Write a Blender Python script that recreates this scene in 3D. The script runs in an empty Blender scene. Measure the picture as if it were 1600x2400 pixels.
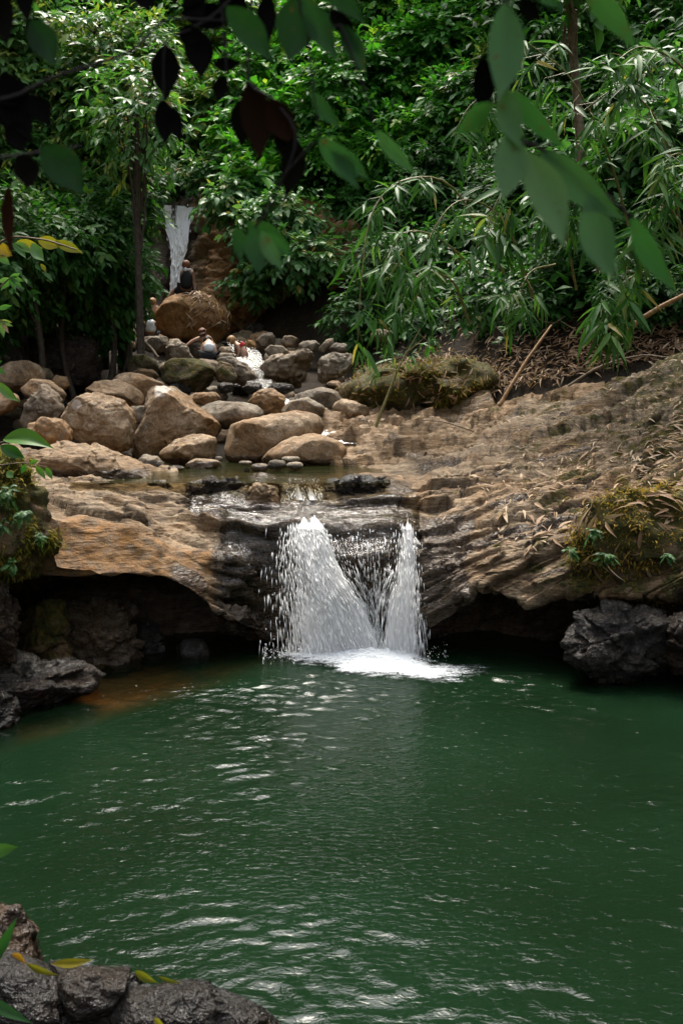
import bpy, math, random
import numpy as np
from mathutils import Matrix, Vector

SC = bpy.context.scene
rng = np.random.default_rng(7)
random.seed(7)

# ------------------------------------------------------------------ camera, sky, sun, exposure
CAMZ = 2.95
FPX = 2333.0                      # focal length in photograph pixels (35 mm, 1600 x 2400)
PITCH = math.atan(280.0 / FPX)
cd = bpy.data.cameras.new('camera'); cam = bpy.data.objects.new('camera', cd)
SC.collection.objects.link(cam); SC.camera = cam
cam.location = (0, 0, CAMZ); cam.rotation_euler = (math.pi / 2 - PITCH, 0, 0)
cd.sensor_fit = 'VERTICAL'; cd.sensor_height = 36; cd.sensor_width = 24; cd.lens = 35
cd.clip_start = 0.05; cd.clip_end = 600
cd.dof.use_dof = True; cd.dof.focus_distance = 12.5; cd.dof.aperture_fstop = 5.0

SUN_EL, SUN_AZ = math.radians(65), math.radians(-6)      # azimuth from +Y towards +X
w = bpy.data.worlds.new('World'); SC.world = w; w.use_nodes = True
nt = w.node_tree; nt.nodes.clear()
sky = nt.nodes.new('ShaderNodeTexSky'); sky.sky_type = 'NISHITA'; sky.sun_disc = False
sky.sun_elevation = SUN_EL; sky.sun_rotation = SUN_AZ
sky.air_density = 1.0; sky.dust_density = 4.0; sky.ozone_density = 1.0
bg = nt.nodes.new('ShaderNodeBackground'); bg.inputs['Strength'].default_value = 0.15
wo = nt.nodes.new('ShaderNodeOutputWorld')
hs = nt.nodes.new('ShaderNodeHueSaturation'); hs.inputs['Saturation'].default_value = 0.35      # thin cloud greys the blue
nt.links.new(sky.outputs[0], hs.inputs['Color']); nt.links.new(hs.outputs[0], bg.inputs[0]); nt.links.new(bg.outputs[0], wo.inputs[0])
sl = bpy.data.lights.new('sun', 'SUN'); sl.energy = 1.1; sl.angle = math.radians(20); sl.color = (1.0, 0.91, 0.77)
so = bpy.data.objects.new('sun', sl); SC.collection.objects.link(so)
_d = Vector((math.sin(SUN_AZ) * math.cos(SUN_EL), math.cos(SUN_AZ) * math.cos(SUN_EL), math.sin(SUN_EL)))
so.rotation_euler = _d.to_track_quat('Z', 'Y').to_euler()
SC.view_settings.view_transform = 'Standard'; SC.view_settings.look = 'None'
SC.view_settings.gamma = 1.0; SC.view_settings.exposure = 1.9
SC.cycles.max_bounces = 6; SC.cycles.transparent_max_bounces = 16
SC.cycles.diffuse_bounces = 3; SC.cycles.glossy_bounces = 3; SC.cycles.transmission_bounces = 4
SC.cycles.caustics_reflective = False; SC.cycles.caustics_refractive = False
SC.cycles.sample_clamp_indirect = 6.0
SC.render.use_persistent_data = False

# ------------------------------------------------------------------ helpers
CP, SP = math.cos(PITCH), math.sin(PITCH)
def P(px, py, Y):
    """point seen at photograph pixel (px, py) standing Y metres away"""
    px = np.asarray(px, float); py = np.asarray(py, float); Y = np.asarray(Y, float)
    u = (1200 - py) / FPX; r = (px - 800) / FPX
    dy = CP + u * SP; dz = -SP + u * CP
    s = Y / dy
    return np.stack(np.broadcast_arrays(r * s, Y, CAMZ + dz * s), -1)

def proj(W):
    W = np.asarray(W, float)
    y, z = W[..., 1], W[..., 2] - CAMZ
    d = y * CP - z * SP; v = y * SP + z * CP
    return 800 + FPX * W[..., 0] / d, 1200 - FPX * v / d

_perm = np.random.default_rng(3).permutation(256); _perm = np.concatenate([_perm, _perm])
_g = np.random.default_rng(4).normal(size=(256, 3)); _g /= np.linalg.norm(_g, axis=1)[:, None]
def pn(Pt):
    Pt = np.asarray(Pt, float); i = np.floor(Pt).astype(int); f = Pt - i; i &= 255
    t = f * f * f * (f * (f * 6 - 15) + 10)
    res = 0
    for a in (0, 1):
        for b in (0, 1):
            for c in (0, 1):
                h = _perm[_perm[_perm[(i[..., 0] + a) & 255] + ((i[..., 1] + b) & 255)] + ((i[..., 2] + c) & 255)]
                g = _g[h]
                d = g[..., 0] * (f[..., 0] - a) + g[..., 1] * (f[..., 1] - b) + g[..., 2] * (f[..., 2] - c)
                wt = (t[..., 0] if a else 1 - t[..., 0]) * (t[..., 1] if b else 1 - t[..., 1]) * (t[..., 2] if c else 1 - t[..., 2])
                res = res + wt * d
    return res
def fbm(Pt, o=4, g=.5):
    r = 0; a = 1.0
    for k in range(o):
        r = r + a * pn(Pt * (2.03 ** k) + 17.3 * k); a *= g
    return r
def worley(q, seed=0):
    """cellular noise: nearest and second distance, a random number and a random tilt per cell"""
    q = np.asarray(q, float); sh = q.shape[:-1]; q = q.reshape(-1, 3); i = np.floor(q).astype(int)
    F1 = np.full(len(q), 9.); F2 = np.full(len(q), 9.); ID = np.zeros(len(q), int); D = np.zeros_like(q)
    for a in (-1, 0, 1):
        for b in (-1, 0, 1):
            for c in (-1, 0, 1):
                n = i + (a, b, c); hsh = _perm[_perm[_perm[(n[:, 0] + seed) & 255] + (n[:, 1] & 255)] + (n[:, 2] & 255)]
                pt = n + .5 + .42 * _g[hsh]
                dv = q - pt; d = np.sqrt((dv ** 2).sum(1)); near = d < F1
                F2 = np.where(near, F1, np.minimum(F2, d)); F1 = np.where(near, d, F1); ID = np.where(near, hsh, ID); D = np.where(near[:, None], dv, D)
    rnd = _perm[(ID + 91) & 255] / 255.; tilt = (D * _g[(ID * 7 + 3) & 255]).sum(1)
    return F1.reshape(sh), F2.reshape(sh), rnd.reshape(sh), tilt.reshape(sh)
def sstep(a, b, x):
    t = np.clip((np.asarray(x, float) - a) / (b - a), 0, 1); return t * t * (3 - 2 * t)

def mesh(name, V, F, mat=None, attrs=None, smooth=True):
    """V (n,3); F array (m,3) or (m,4) or a list of such arrays"""
    V = np.ascontiguousarray(V, np.float32)
    Fs = F if isinstance(F, list) else [F]
    Fs = [np.asarray(f, np.int32) for f in Fs if len(f)]
    me = bpy.data.meshes.new(name)
    me.vertices.add(len(V)); me.vertices.foreach_set('co', V.ravel())
    lv = np.concatenate([f.ravel() for f in Fs])
    tot = np.concatenate([np.full(len(f), f.shape[1], np.int32) for f in Fs])
    st = np.concatenate([[0], np.cumsum(tot)[:-1]]).astype(np.int32)
    me.loops.add(len(lv)); me.loops.foreach_set('vertex_index', lv.astype(np.int32))
    me.polygons.add(len(tot)); me.polygons.foreach_set('loop_start', st)
    me.polygons.foreach_set('use_smooth', np.full(len(tot), smooth))
    me.update(calc_edges=True)
    if attrs:
        for k, a in attrs.items():
            at = me.attributes.new(k, 'FLOAT', 'POINT'); at.data.foreach_set('value', np.ascontiguousarray(a, np.float32).ravel())
    if mat: me.materials.append(mat)
    return me

def put(name, data, parent=None, loc=None, label=None, cat=None, group=None, kind=None):
    o = bpy.data.objects.new(name, data); SC.collection.objects.link(o)
    if parent: o.parent = parent
    if loc is not None: o.location = tuple(float(v) for v in loc)
    if label: o['label'] = label
    if cat: o['category'] = cat
    if group: o['group'] = group
    if kind: o['kind'] = kind
    return o

def grid_faces(nu, nv):
    i = np.arange(nu - 1)[:, None] * nv + np.arange(nv - 1)[None, :]
    i = i.ravel()
    return np.stack([i, i + nv, i + nv + 1, i + 1], -1)

def tube(pts, rad, n=6):
    """tube along a polyline: returns V, quads"""
    pts = np.asarray(pts, float); rad = np.broadcast_to(np.asarray(rad, float), (len(pts),))
    T = np.gradient(pts, axis=0); T /= np.linalg.norm(T, axis=1)[:, None] + 1e-9
    ref = np.array([0.31, 0.9, 0.2]); A = np.cross(T, ref); A /= np.linalg.norm(A, axis=1)[:, None] + 1e-9
    B = np.cross(T, A); th = np.arange(n) * 2 * math.pi / n
    V = pts[:, None] + rad[:, None, None] * (np.cos(th)[None, :, None] * A[:, None] + np.sin(th)[None, :, None] * B[:, None])
    k = np.arange(len(pts) - 1)[:, None] * n; j = np.arange(n)[None]
    F = np.stack(np.broadcast_arrays(k + j, k + (j + 1) % n, k + n + (j + 1) % n, k + n + j), -1).reshape(-1, 4)
    return V.reshape(-1, 3), F
def join(parts):
    Vs, Fs, o = [], {}, 0
    for V, F in parts:
        F = np.asarray(F); Fs.setdefault(F.shape[1], []).append(F + o); Vs.append(V); o += len(V)
    return np.concatenate(Vs), [np.concatenate(f) for f in Fs.values()]
def curve(pts, n=14):
    """smooth polyline through points"""
    p = np.asarray(pts, float); k = len(p)
    if k == 2: return p[0] + (p[1] - p[0]) * np.linspace(0, 1, n)[:, None]
    t = np.linspace(0, k - 1 - 1e-6, n); i = t.astype(int); f = (t - i)[:, None]
    q = np.concatenate([[2 * p[0] - p[1]], p, [2 * p[-1] - p[-2]]])
    a, b, c, d = q[i], q[i + 1], q[i + 2], q[i + 3]
    return .5 * (2 * b + (c - a) * f + (2 * a - 5 * b + 4 * c - d) * f ** 2 + (3 * b - a - 3 * c + d) * f ** 3)

# ------------------------------------------------------------------ materials
def newmat(name):
    m = bpy.data.materials.new(name); m.use_nodes = True; n = m.node_tree; n.nodes.clear()
    return m, n
class NB:
    def __init__(s, nt): s.nt = nt
    def n(s, t, **kw):
        x = s.nt.nodes.new(t)
        for k, v in kw.items(): setattr(x, k, v)
        return x
    def l(s, a, b): s.nt.links.new(a, b)
    def val(s, sock, v):
        if hasattr(v, 'is_output') or isinstance(v, bpy.types.NodeSocket): s.l(v, sock)
        else: sock.default_value = v
    def noise(s, vec, scale, detail=4, rough=.55, dist=0.0):
        x = s.n('ShaderNodeTexNoise'); x.inputs['Scale'].default_value = scale
        x.inputs['Detail'].default_value = detail; x.inputs['Roughness'].default_value = rough
        x.inputs['Distortion'].default_value = dist; s.l(vec, x.inputs['Vector']); return x.outputs['Fac']
    def mapping(s, vec, sc=(1, 1, 1), rot=(0, 0, 0)):
        x = s.n('ShaderNodeMapping'); x.inputs['Scale'].default_value = sc; x.inputs['Rotation'].default_value = rot
        s.l(vec, x.inputs['Vector']); return x.outputs[0]
    def math(s, op, a, b=None, c=None, clamp=False):
        x = s.n('ShaderNodeMath', operation=op, use_clamp=clamp); s.val(x.inputs[0], a)
        if b is not None: s.val(x.inputs[1], b)
        if c is not None: s.val(x.inputs[2], c)
        return x.outputs[0]
    def smooth(s, v, a, b, lo=0., hi=1.):
        x = s.n('ShaderNodeMapRange', interpolation_type='SMOOTHSTEP'); s.l(v, x.inputs[0])
        for i, q in enumerate((a, b, lo, hi)): x.inputs[i + 1].default_value = q
        return x.outputs[0]
    def mix(s, f, a, b, mode='MIX'):
        x = s.n('ShaderNodeMix', data_type='RGBA', blend_type=mode); s.val(x.inputs[0], f)
        for k, v in ((6, a), (7, b)):
            if isinstance(v, tuple): x.inputs[k].default_value = (*v, 1)
            else: s.l(v, x.inputs[k])
        return x.outputs[2]
    def ramp(s, f, stops):
        x = s.n('ShaderNodeValToRGB'); e = x.color_ramp.elements
        while len(e) < len(stops): e.new(.5)
        for q, (p, c) in zip(e, stops): q.position = p; q.color = (*c, 1)
        s.l(f, x.inputs[0]); return x.outputs[0]
    def attr(s, name):
        x = s.n('ShaderNodeAttribute', attribute_name=name); return x.outputs['Fac']
    def pos(s): return s.n('ShaderNodeNewGeometry').outputs['Position']
    def bump(s, h, strength, dist, normal=None):
        x = s.n('ShaderNodeBump'); x.inputs['Strength'].default_value = strength; x.inputs['Distance'].default_value = dist
        s.l(h, x.inputs['Height'])
        if normal is not None: s.l(normal, x.inputs['Normal'])
        return x.outputs[0]
    def out(s, sh):
        o = s.n('ShaderNodeOutputMaterial'); s.l(sh, o.inputs['Surface'])
    def pbsdf(s, col, rough, normal=None, spec=.5):
        b = s.n('ShaderNodeBsdfPrincipled')
        if isinstance(col, tuple): b.inputs['Base Color'].default_value = (*col, 1)
        else: s.l(col, b.inputs['Base Color'])
        s.val(b.inputs['Roughness'], rough)
        s.val(b.inputs['Specular IOR Level'], spec)
        if normal is not None: s.l(normal, b.inputs['Normal'])
        return b

def rock_mat(name, dark, mid, light, strata=0.0, lichen=.5, ochre_amt=.5, wet_base=0.0, moss_base=0.0, rough=.72):
    m, t = newmat(name); b = NB(t); p = b.pos()
    oi = b.n('ShaderNodeObjectInfo')
    off = b.n('ShaderNodeVectorMath', operation='SCALE'); b.l(oi.outputs['Location'], off.inputs[0]); off.inputs['Scale'].default_value = 3.7
    ad = b.n('ShaderNodeVectorMath', operation='ADD'); b.l(p, ad.inputs[0]); b.l(off.outputs[0], ad.inputs[1])
    q = ad.outputs[0]
    n1 = b.noise(q, 1.3, 8, .62, .4); n2 = b.noise(q, 9, 7, .65); n3 = b.noise(q, 55, 4, .7)
    st = b.noise(b.mapping(p, (2.2, 3.0, 16), (.12, -.22, .0)), 1.6, 6, .6, .5)
    f = b.math('ADD', b.math('MULTIPLY', n1, .55), b.math('MULTIPLY', n2, .45))
    if strata: f = b.math('ADD', b.math('MULTIPLY', f, 1 - strata), b.math('MULTIPLY', st, strata))
    col = b.ramp(f, [(.40, dark), (.5, mid), (.59, light)])
    g = b.math('MULTIPLY_ADD', b.smooth(n3, .3, .7), .7, .62)
    gc = b.n('ShaderNodeCombineColor')
    for k in range(3): b.l(g, gc.inputs[k])
    col = b.mix(.75, col, gc.outputs[0], 'MULTIPLY')
    och = b.math('MULTIPLY', b.smooth(b.noise(q, .8, 5, .6, .6), .45, .66), ochre_amt)
    och = b.math('MAXIMUM', och, b.math('MULTIPLY', b.attr('ochre'), b.smooth(n2, .25, .6)))
    col = b.mix(och, col, b.ramp(n2, [(.35, (.13, .055, .012)), (.6, (.28, .135, .035))]))
    if lichen:
        lf = b.math('MULTIPLY', b.smooth(b.noise(q, 6.5, 5, .6), .62, .68), lichen)
        col = b.mix(lf, col, (.50, .46, .38))
        sp = b.math('MULTIPLY', b.smooth(b.noise(q, 42, 2, .5), .68, .74), lichen)
        col = b.mix(sp, col, (.52, .48, .40))
    col = b.mix(b.math('MULTIPLY', b.attr('pale'), .85), col, (.62, .55, .47))
    geo = b.n('ShaderNodeNewGeometry'); sx = b.n('ShaderNodeSeparateXYZ'); b.l(geo.outputs['True Normal'], sx.inputs[0])
    mm = b.math('ADD', b.attr('moss'), moss_base)
    mn = b.noise(q, 4.5, 8, .68)
    mf = b.smooth(b.math('ADD', mm, b.math('MULTIPLY', b.math('SUBTRACT', mn, .5), 2.2)), .5, .78)
    mcol = b.ramp(b.noise(q, 13, 5, .7), [(.3, (.018, .022, .004)), (.48, (.055, .055, .008)), (.62, (.13, .09, .014)), (.75, (.10, .12, .02))])
    col = b.mix(mf, col, mcol)
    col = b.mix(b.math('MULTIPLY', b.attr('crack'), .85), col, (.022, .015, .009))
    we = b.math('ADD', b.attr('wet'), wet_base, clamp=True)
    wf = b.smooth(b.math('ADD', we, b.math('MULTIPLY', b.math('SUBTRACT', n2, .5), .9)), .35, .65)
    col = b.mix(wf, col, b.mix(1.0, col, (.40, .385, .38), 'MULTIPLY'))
    ro = b.math('MULTIPLY_ADD', wf, -(rough - .13), rough)
    ro = b.math('ADD', ro, b.math('MULTIPLY', mf, .12))
    h = b.math('ADD', b.math('MULTIPLY', n2, 1.0), b.math('MULTIPLY', n3, .22))
    h = b.math('ADD', h, b.math('MULTIPLY', st, 1.4 * strata))
    h = b.math('ADD', h, b.math('MULTIPLY', b.math('MULTIPLY', mf, b.noise(q, 70, 3, .7)), .5))
    nm = b.bump(h, 1.0, .045)
    nm = b.bump(b.math('MULTIPLY', b.noise(q, 21, 3, .6, .4), wf), .9, .035, nm)
    b.out(b.pbsdf(col, ro, nm, b.math('MULTIPLY_ADD', wf, .12, .35)).outputs[0]); return m

def leaf_mat(name, stops, rough=.36, trans=.22, spec=.55, veins=False):
    m, t = newmat(name); b = NB(t)
    if name in ('pointed_leaf', 'small_leaf', 'bamboo_leaf', 'broad_leaf', 'shade_leaf'): stops = [(p_, (c_[0] * (.78 if p_ < .9 else 1), c_[1], c_[2] * .72)) for p_, c_ in stops]; spec *= .62
    tin = b.attr('tint')
    col = b.ramp(tin, stops)
    if veins:
        q = b.pos(); col = b.mix(b.smooth(b.noise(q, 60, 4, .7), .6, .72), col, (.11, .06, .015))
    geo = b.n('ShaderNodeNewGeometry')
    col2 = b.mix(b.math('MULTIPLY', geo.outputs['Backfacing'], .55), col, b.mix(1., col, (1.5, 1.45, 1.5), 'MULTIPLY'))
    pb = b.pbsdf(col2, rough, None, spec)
    tr = b.n('ShaderNodeBsdfTranslucent'); b.l(b.mix(1., col, (1.5, 1.7, .8), 'MULTIPLY'), tr.inputs['Color'])
    mx = b.n('ShaderNodeMixShader'); mx.inputs[0].default_value = trans
    b.l(pb.outputs[0], mx.inputs[1]); b.l(tr.outputs[0], mx.inputs[2]); b.out(mx.outputs[0]); return m

def flat_mat(name, col, rough=.7, var=.35, scale=8, spec=.4):
    m, t = newmat(name); b = NB(t); n = b.noise(b.pos(), scale, 5, .65)
    c = b.mix(b.smooth(n, .3, .7), tuple(v * (1 - var) for v in col), tuple(min(1, v * (1 + var)) for v in col))
    b.out(b.pbsdf(c, rough, b.bump(n, .3, .01), spec).outputs[0]); return m

M = {}
M['bedrock'] = rock_mat('bedrock', (.085, .054, .028), (.195, .138, .080), (.34, .258, .165), strata=.5, lichen=.12, ochre_amt=.4)
M['boulder'] = rock_mat('boulder', (.13, .086, .046), (.27, .19, .112), (.40, .30, .195), lichen=.45, ochre_amt=.6)
M['grey_boulder'] = rock_mat('grey_boulder', (.085, .068, .046), (.185, .150, .105), (.30, .245, .175), lichen=.3, ochre_amt=.25)
M['mossy'] = rock_mat('mossy_rock', (.05, .04, .022), (.12, .09, .05), (.2, .16, .1), lichen=.1, ochre_amt=.5, moss_base=.45)
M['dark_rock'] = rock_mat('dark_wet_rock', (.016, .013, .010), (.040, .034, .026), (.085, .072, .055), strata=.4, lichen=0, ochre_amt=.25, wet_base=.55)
M['near_rock'] = rock_mat('near_wet_rock', (.006, .005, .004), (.022, .017, .012), (.055, .044, .032), strata=.2, lichen=0, ochre_amt=.35, wet_base=.8)
M['ochre_rock'] = rock_mat('ochre_rock', (.12, .06, .018), (.24, .125, .036), (.34, .21, .085), lichen=.1, ochre_amt=.7, moss_base=.12)

LEAF = {
 'pointed': leaf_mat('pointed_leaf', [(0., (.030, .075, .020)), (.45, (.065, .15, .045)), (.85, (.13, .23, .07)), (.95, (.24, .26, .06)), (1., (.30, .17, .04))], .36, .34, .5),
 'small': leaf_mat('small_leaf', [(0., (.030, .095, .018)), (.5, (.060, .19, .028)), (.85, (.13, .30, .035)), (1., (.28, .36, .07))], .42, .38, .4),
 'bamboo': leaf_mat('bamboo_leaf', [(0., (.030, .085, .022)), (.5, (.070, .15, .042)), (.85, (.16, .23, .085)), (1., (.33, .27, .11))], .45, .34, .3),
 'broad': leaf_mat('broad_leaf', [(0., (.035, .095, .03)), (.5, (.08, .17, .055)), (.85, (.18, .25, .11)), (1., (.33, .27, .08))], .38, .32, .45),
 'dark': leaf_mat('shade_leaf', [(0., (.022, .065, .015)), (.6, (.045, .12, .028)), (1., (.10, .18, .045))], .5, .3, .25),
 'dry': leaf_mat('dry_leaf', [(0., (.10, .05, .025)), (.4, (.22, .13, .07)), (.8, (.38, .26, .16)), (1., (.50, .39, .27))], .6, .15, .25),
 'yellow': leaf_mat('yellow_leaf', [(0., (.10, .13, .012)), (.6, (.26, .22, .02)), (1., (.3, .15, .02))], .45, .3, .4),
 'near': leaf_mat('near_leaf', [(0., (.012, .046, .012)), (.5, (.045, .15, .045)), (1., (.13, .25, .10))], .55, .48, .2, True),
 'black': leaf_mat('painted_shade_leaf', [(0., (.0015, .0015, .001)), (.6, (.005, .004, .002)), (1., (.03, .010, .003))], .8, .05, .06),  # dead brown taken near black: the shade on these leaves is in the colour
 'moss': leaf_mat('moss_leaf', [(0., (.05, .075, .008)), (.5, (.15, .145, .018)), (1., (.32, .20, .04))], .7, .35, .15),
 'fern': leaf_mat('fern_leaf', [(0., (.02, .075, .015)), (.6, (.045, .15, .025)), (1., (.13, .24, .04))], .45, .32, .35),
}
M['bark'] = flat_mat('bark', (.05, .038, .026), .85, .5, 14)
M['pale_bark'] = flat_mat('pale_bark', (.17, .13, .085), .8, .4, 14)
M['culm'] = flat_mat('bamboo_culm', (.16, .15, .05), .45, .4, 20)
M['dry_culm'] = flat_mat('dry_bamboo', (.26, .15, .06), .6, .4, 20)
M['dark_twig'] = flat_mat('dark_twig', (.012, .009, .007), .8, .3, 20)

def soil_mat():
    m, t = newmat('forest_soil'); b = NB(t); p = b.pos()
    f = b.noise(p, 3.5, 8, .7); f2 = b.noise(p, 24, 5, .7)
    c = b.ramp(f, [(.3, (.006, .007, .003)), (.5, (.016, .011, .006)), (.7, (.04, .022, .010))])
    c = b.mix(b.smooth(f2, .58, .7), c, (.06, .034, .016))
    b.out(b.pbsdf(c, .9, b.bump(f2, .8, .05), .2).outputs[0]); return m
M['soil'] = soil_mat()

# ------------------------------------------------------------------ terrain: a gorge that opens towards the camera
_Y = [-30, -6, 2.2, 3.2, 8, 10.5, 12.5, 16, 20, 24, 27.5, 29, 32, 60, 120]
_XL = [-3, -3, -2.2, -3.3, -3.9, -4.6, -5.0, -6.1, -6.9, -6.7, -6.0, -5.7, -5.6, -6, -6]
_XR = [3.5, 3.5, 3.4, 4.4, 4.8, 5.4, 4.6, 1.6, 1.0, 0.4, -2.6, -3.1, -3.2, -3, -3]
_FY = [-30, -8, 0, 2.3, 3.3, 11.9, 12.7, 16.5, 20, 24, 28, 29.4, 30.4, 34, 40, 60, 120]
_FZ = [6, 2.2, 1.1, 0.9, -2.6, -2.6, 1.1, 1.45, 2.55, 3.6, 4.5, 5.0, 7.6, 11.5, 19, 40, 80]
def terrain_z(x, y):
    x = np.asarray(x, float); y = np.asarray(y, float)
    z = np.interp(y, _FY, _FZ); xl = np.interp(y, _Y, _XL); xr = np.interp(y, _Y, _XR)
    dl = np.maximum(0, xl - x); dr = np.maximum(0, x - xr)
    base = np.maximum(z, np.interp(y, [-30, 3, 12, 13], [0, 0, 0, -9]) * 1.0)
    side = np.where((dl > 0) | (dr > 0), np.minimum(base - z, 8 * (dl + dr)), 0)
    sr = np.interp(y, [0, 12.5, 16.5, 19], [.9, .5, .55, .9])
    return z + side + 1.05 * dl + .012 * dl ** 2 + sr * dr + .01 * dr ** 2
def terrain_hit(px, py, y0=12.8, y1=110):
    """distance Y at which the ray through a pixel meets the hillside"""
    ys = np.linspace(y0, y1, 1400); W = P(px, py, ys)
    h = terrain_z(W[:, 0], W[:, 1]) - W[:, 2]
    k = np.argmax(h > 0)
    return ys[k] if h[k] > 0 else 70.0

gx = np.concatenate([np.linspace(-60, -16, 22), np.linspace(-15, 15, 90), np.linspace(16, 60, 22)])
gy = np.concatenate([np.linspace(-30, 12, 60), np.linspace(12.3, 42, 100), np.linspace(44, 120, 24)])
X, Yg = np.meshgrid(gx, gy, indexing='ij')
Z = terrain_z(X, Yg)
Pt = np.stack([X, Yg, Z], -1)
Z = Z + .22 * fbm(Pt * .7, 4) * sstep(0.3, 2, np.abs(Z)) - .05
V = np.stack([X, Yg, Z], -1).reshape(-1, 3)
put('terrain', mesh('terrain', V, grid_faces(len(gx), len(gy)), M['soil']), kind='structure')

# ------------------------------------------------------------------ bedrock as a relief of measured points
def smooth_axis(A, n, axis):
    for _ in range(n):
        A = np.moveaxis(A, axis, 0)
        B = A.copy(); B[1:-1] = .25 * A[:-2] + .5 * A[1:-1] + .25 * A[2:]
        A = np.moveaxis(B, 0, axis)
    return A
def relief(xs, rows, nu, nv, sm=(6, 6), vw=None):
    """rows[i] = world control points of column i (k,3) -> dense (nu,nv,3) grid, px of each column"""
    C = np.asarray(rows, float); k = C.shape[1]
    u = np.linspace(xs[0], xs[-1], nu)
    vt = np.linspace(0, k - 1, nv) if vw is None else np.interp(np.linspace(0, 1, nv), np.concatenate([[0], np.cumsum(vw)]) / np.sum(vw), np.arange(k))
    G = np.empty((nu, k, 3))
    for j in range(k):
        for c in range(3): G[:, j, c] = np.interp(u, xs, C[:, j, c])
    H = np.empty((nu, nv, 3)); i = np.minimum(vt.astype(int), k - 2); f = (vt - i)[None, :, None]
    H = G[:, i] * (1 - f) + G[:, i + 1] * f
    H = smooth_axis(smooth_axis(H, sm[0], 0), sm[1], 1)
    return H, u, vt
def normals(H):
    a = np.gradient(H, axis=0); c = np.gradient(H, axis=1)
    n = np.cross(a, c); n /= np.linalg.norm(n, axis=-1)[..., None] + 1e-12
    return n
def strata(H, u, vt, seed, amp, per):
    """plates that overlap down the slope: sharp lower edges, bent by noise"""
    su = H[..., 0] * .96 + H[..., 1] * .3 + 20; sv = 40 - (H[..., 1] + 1.35 * H[..., 2]) * .8
    K = np.interp(H[..., 0], [-6, -1.6, -.6, .6, 1.6, 8], [1.4, .0, -.1, 0, .4, 3.3])       # bedding dips left of the fall, climbs to the right
    q = np.stack([su * .55, sv * 1.2, 0 * su + seed], -1)
    wq = .6 * fbm(np.stack([su * .7, sv * 1.2, 0 * su + seed + 3], -1), 3)
    out = 0; crack = 0
    for sc, am in ((1.0, 1.0), (2.4, .42), (5.5, .13)):
        F1, F2, rd, ti = worley(np.stack([su * .36 / per * sc + wq, (sv + K) * 1.1 / per * sc + 1.3 * wq + 50, 0 * su + seed + sc], -1), int(seed))
        gap = F2 - F1
        out = out + am * ((rd - .5) * 1.0 * sstep(0, .06, gap) + 1.0 * ti - .5 * (1 - sstep(0, .07, gap)))
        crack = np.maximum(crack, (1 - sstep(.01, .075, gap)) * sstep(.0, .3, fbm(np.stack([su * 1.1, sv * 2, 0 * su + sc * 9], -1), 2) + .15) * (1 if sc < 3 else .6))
    st = fbm(np.stack([su * 1.2, (sv + K) * 9, 0 * su + seed + 4], -1), 4)
    strata.crack = crack
    return amp * (out + .3 * st), su, sv

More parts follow.
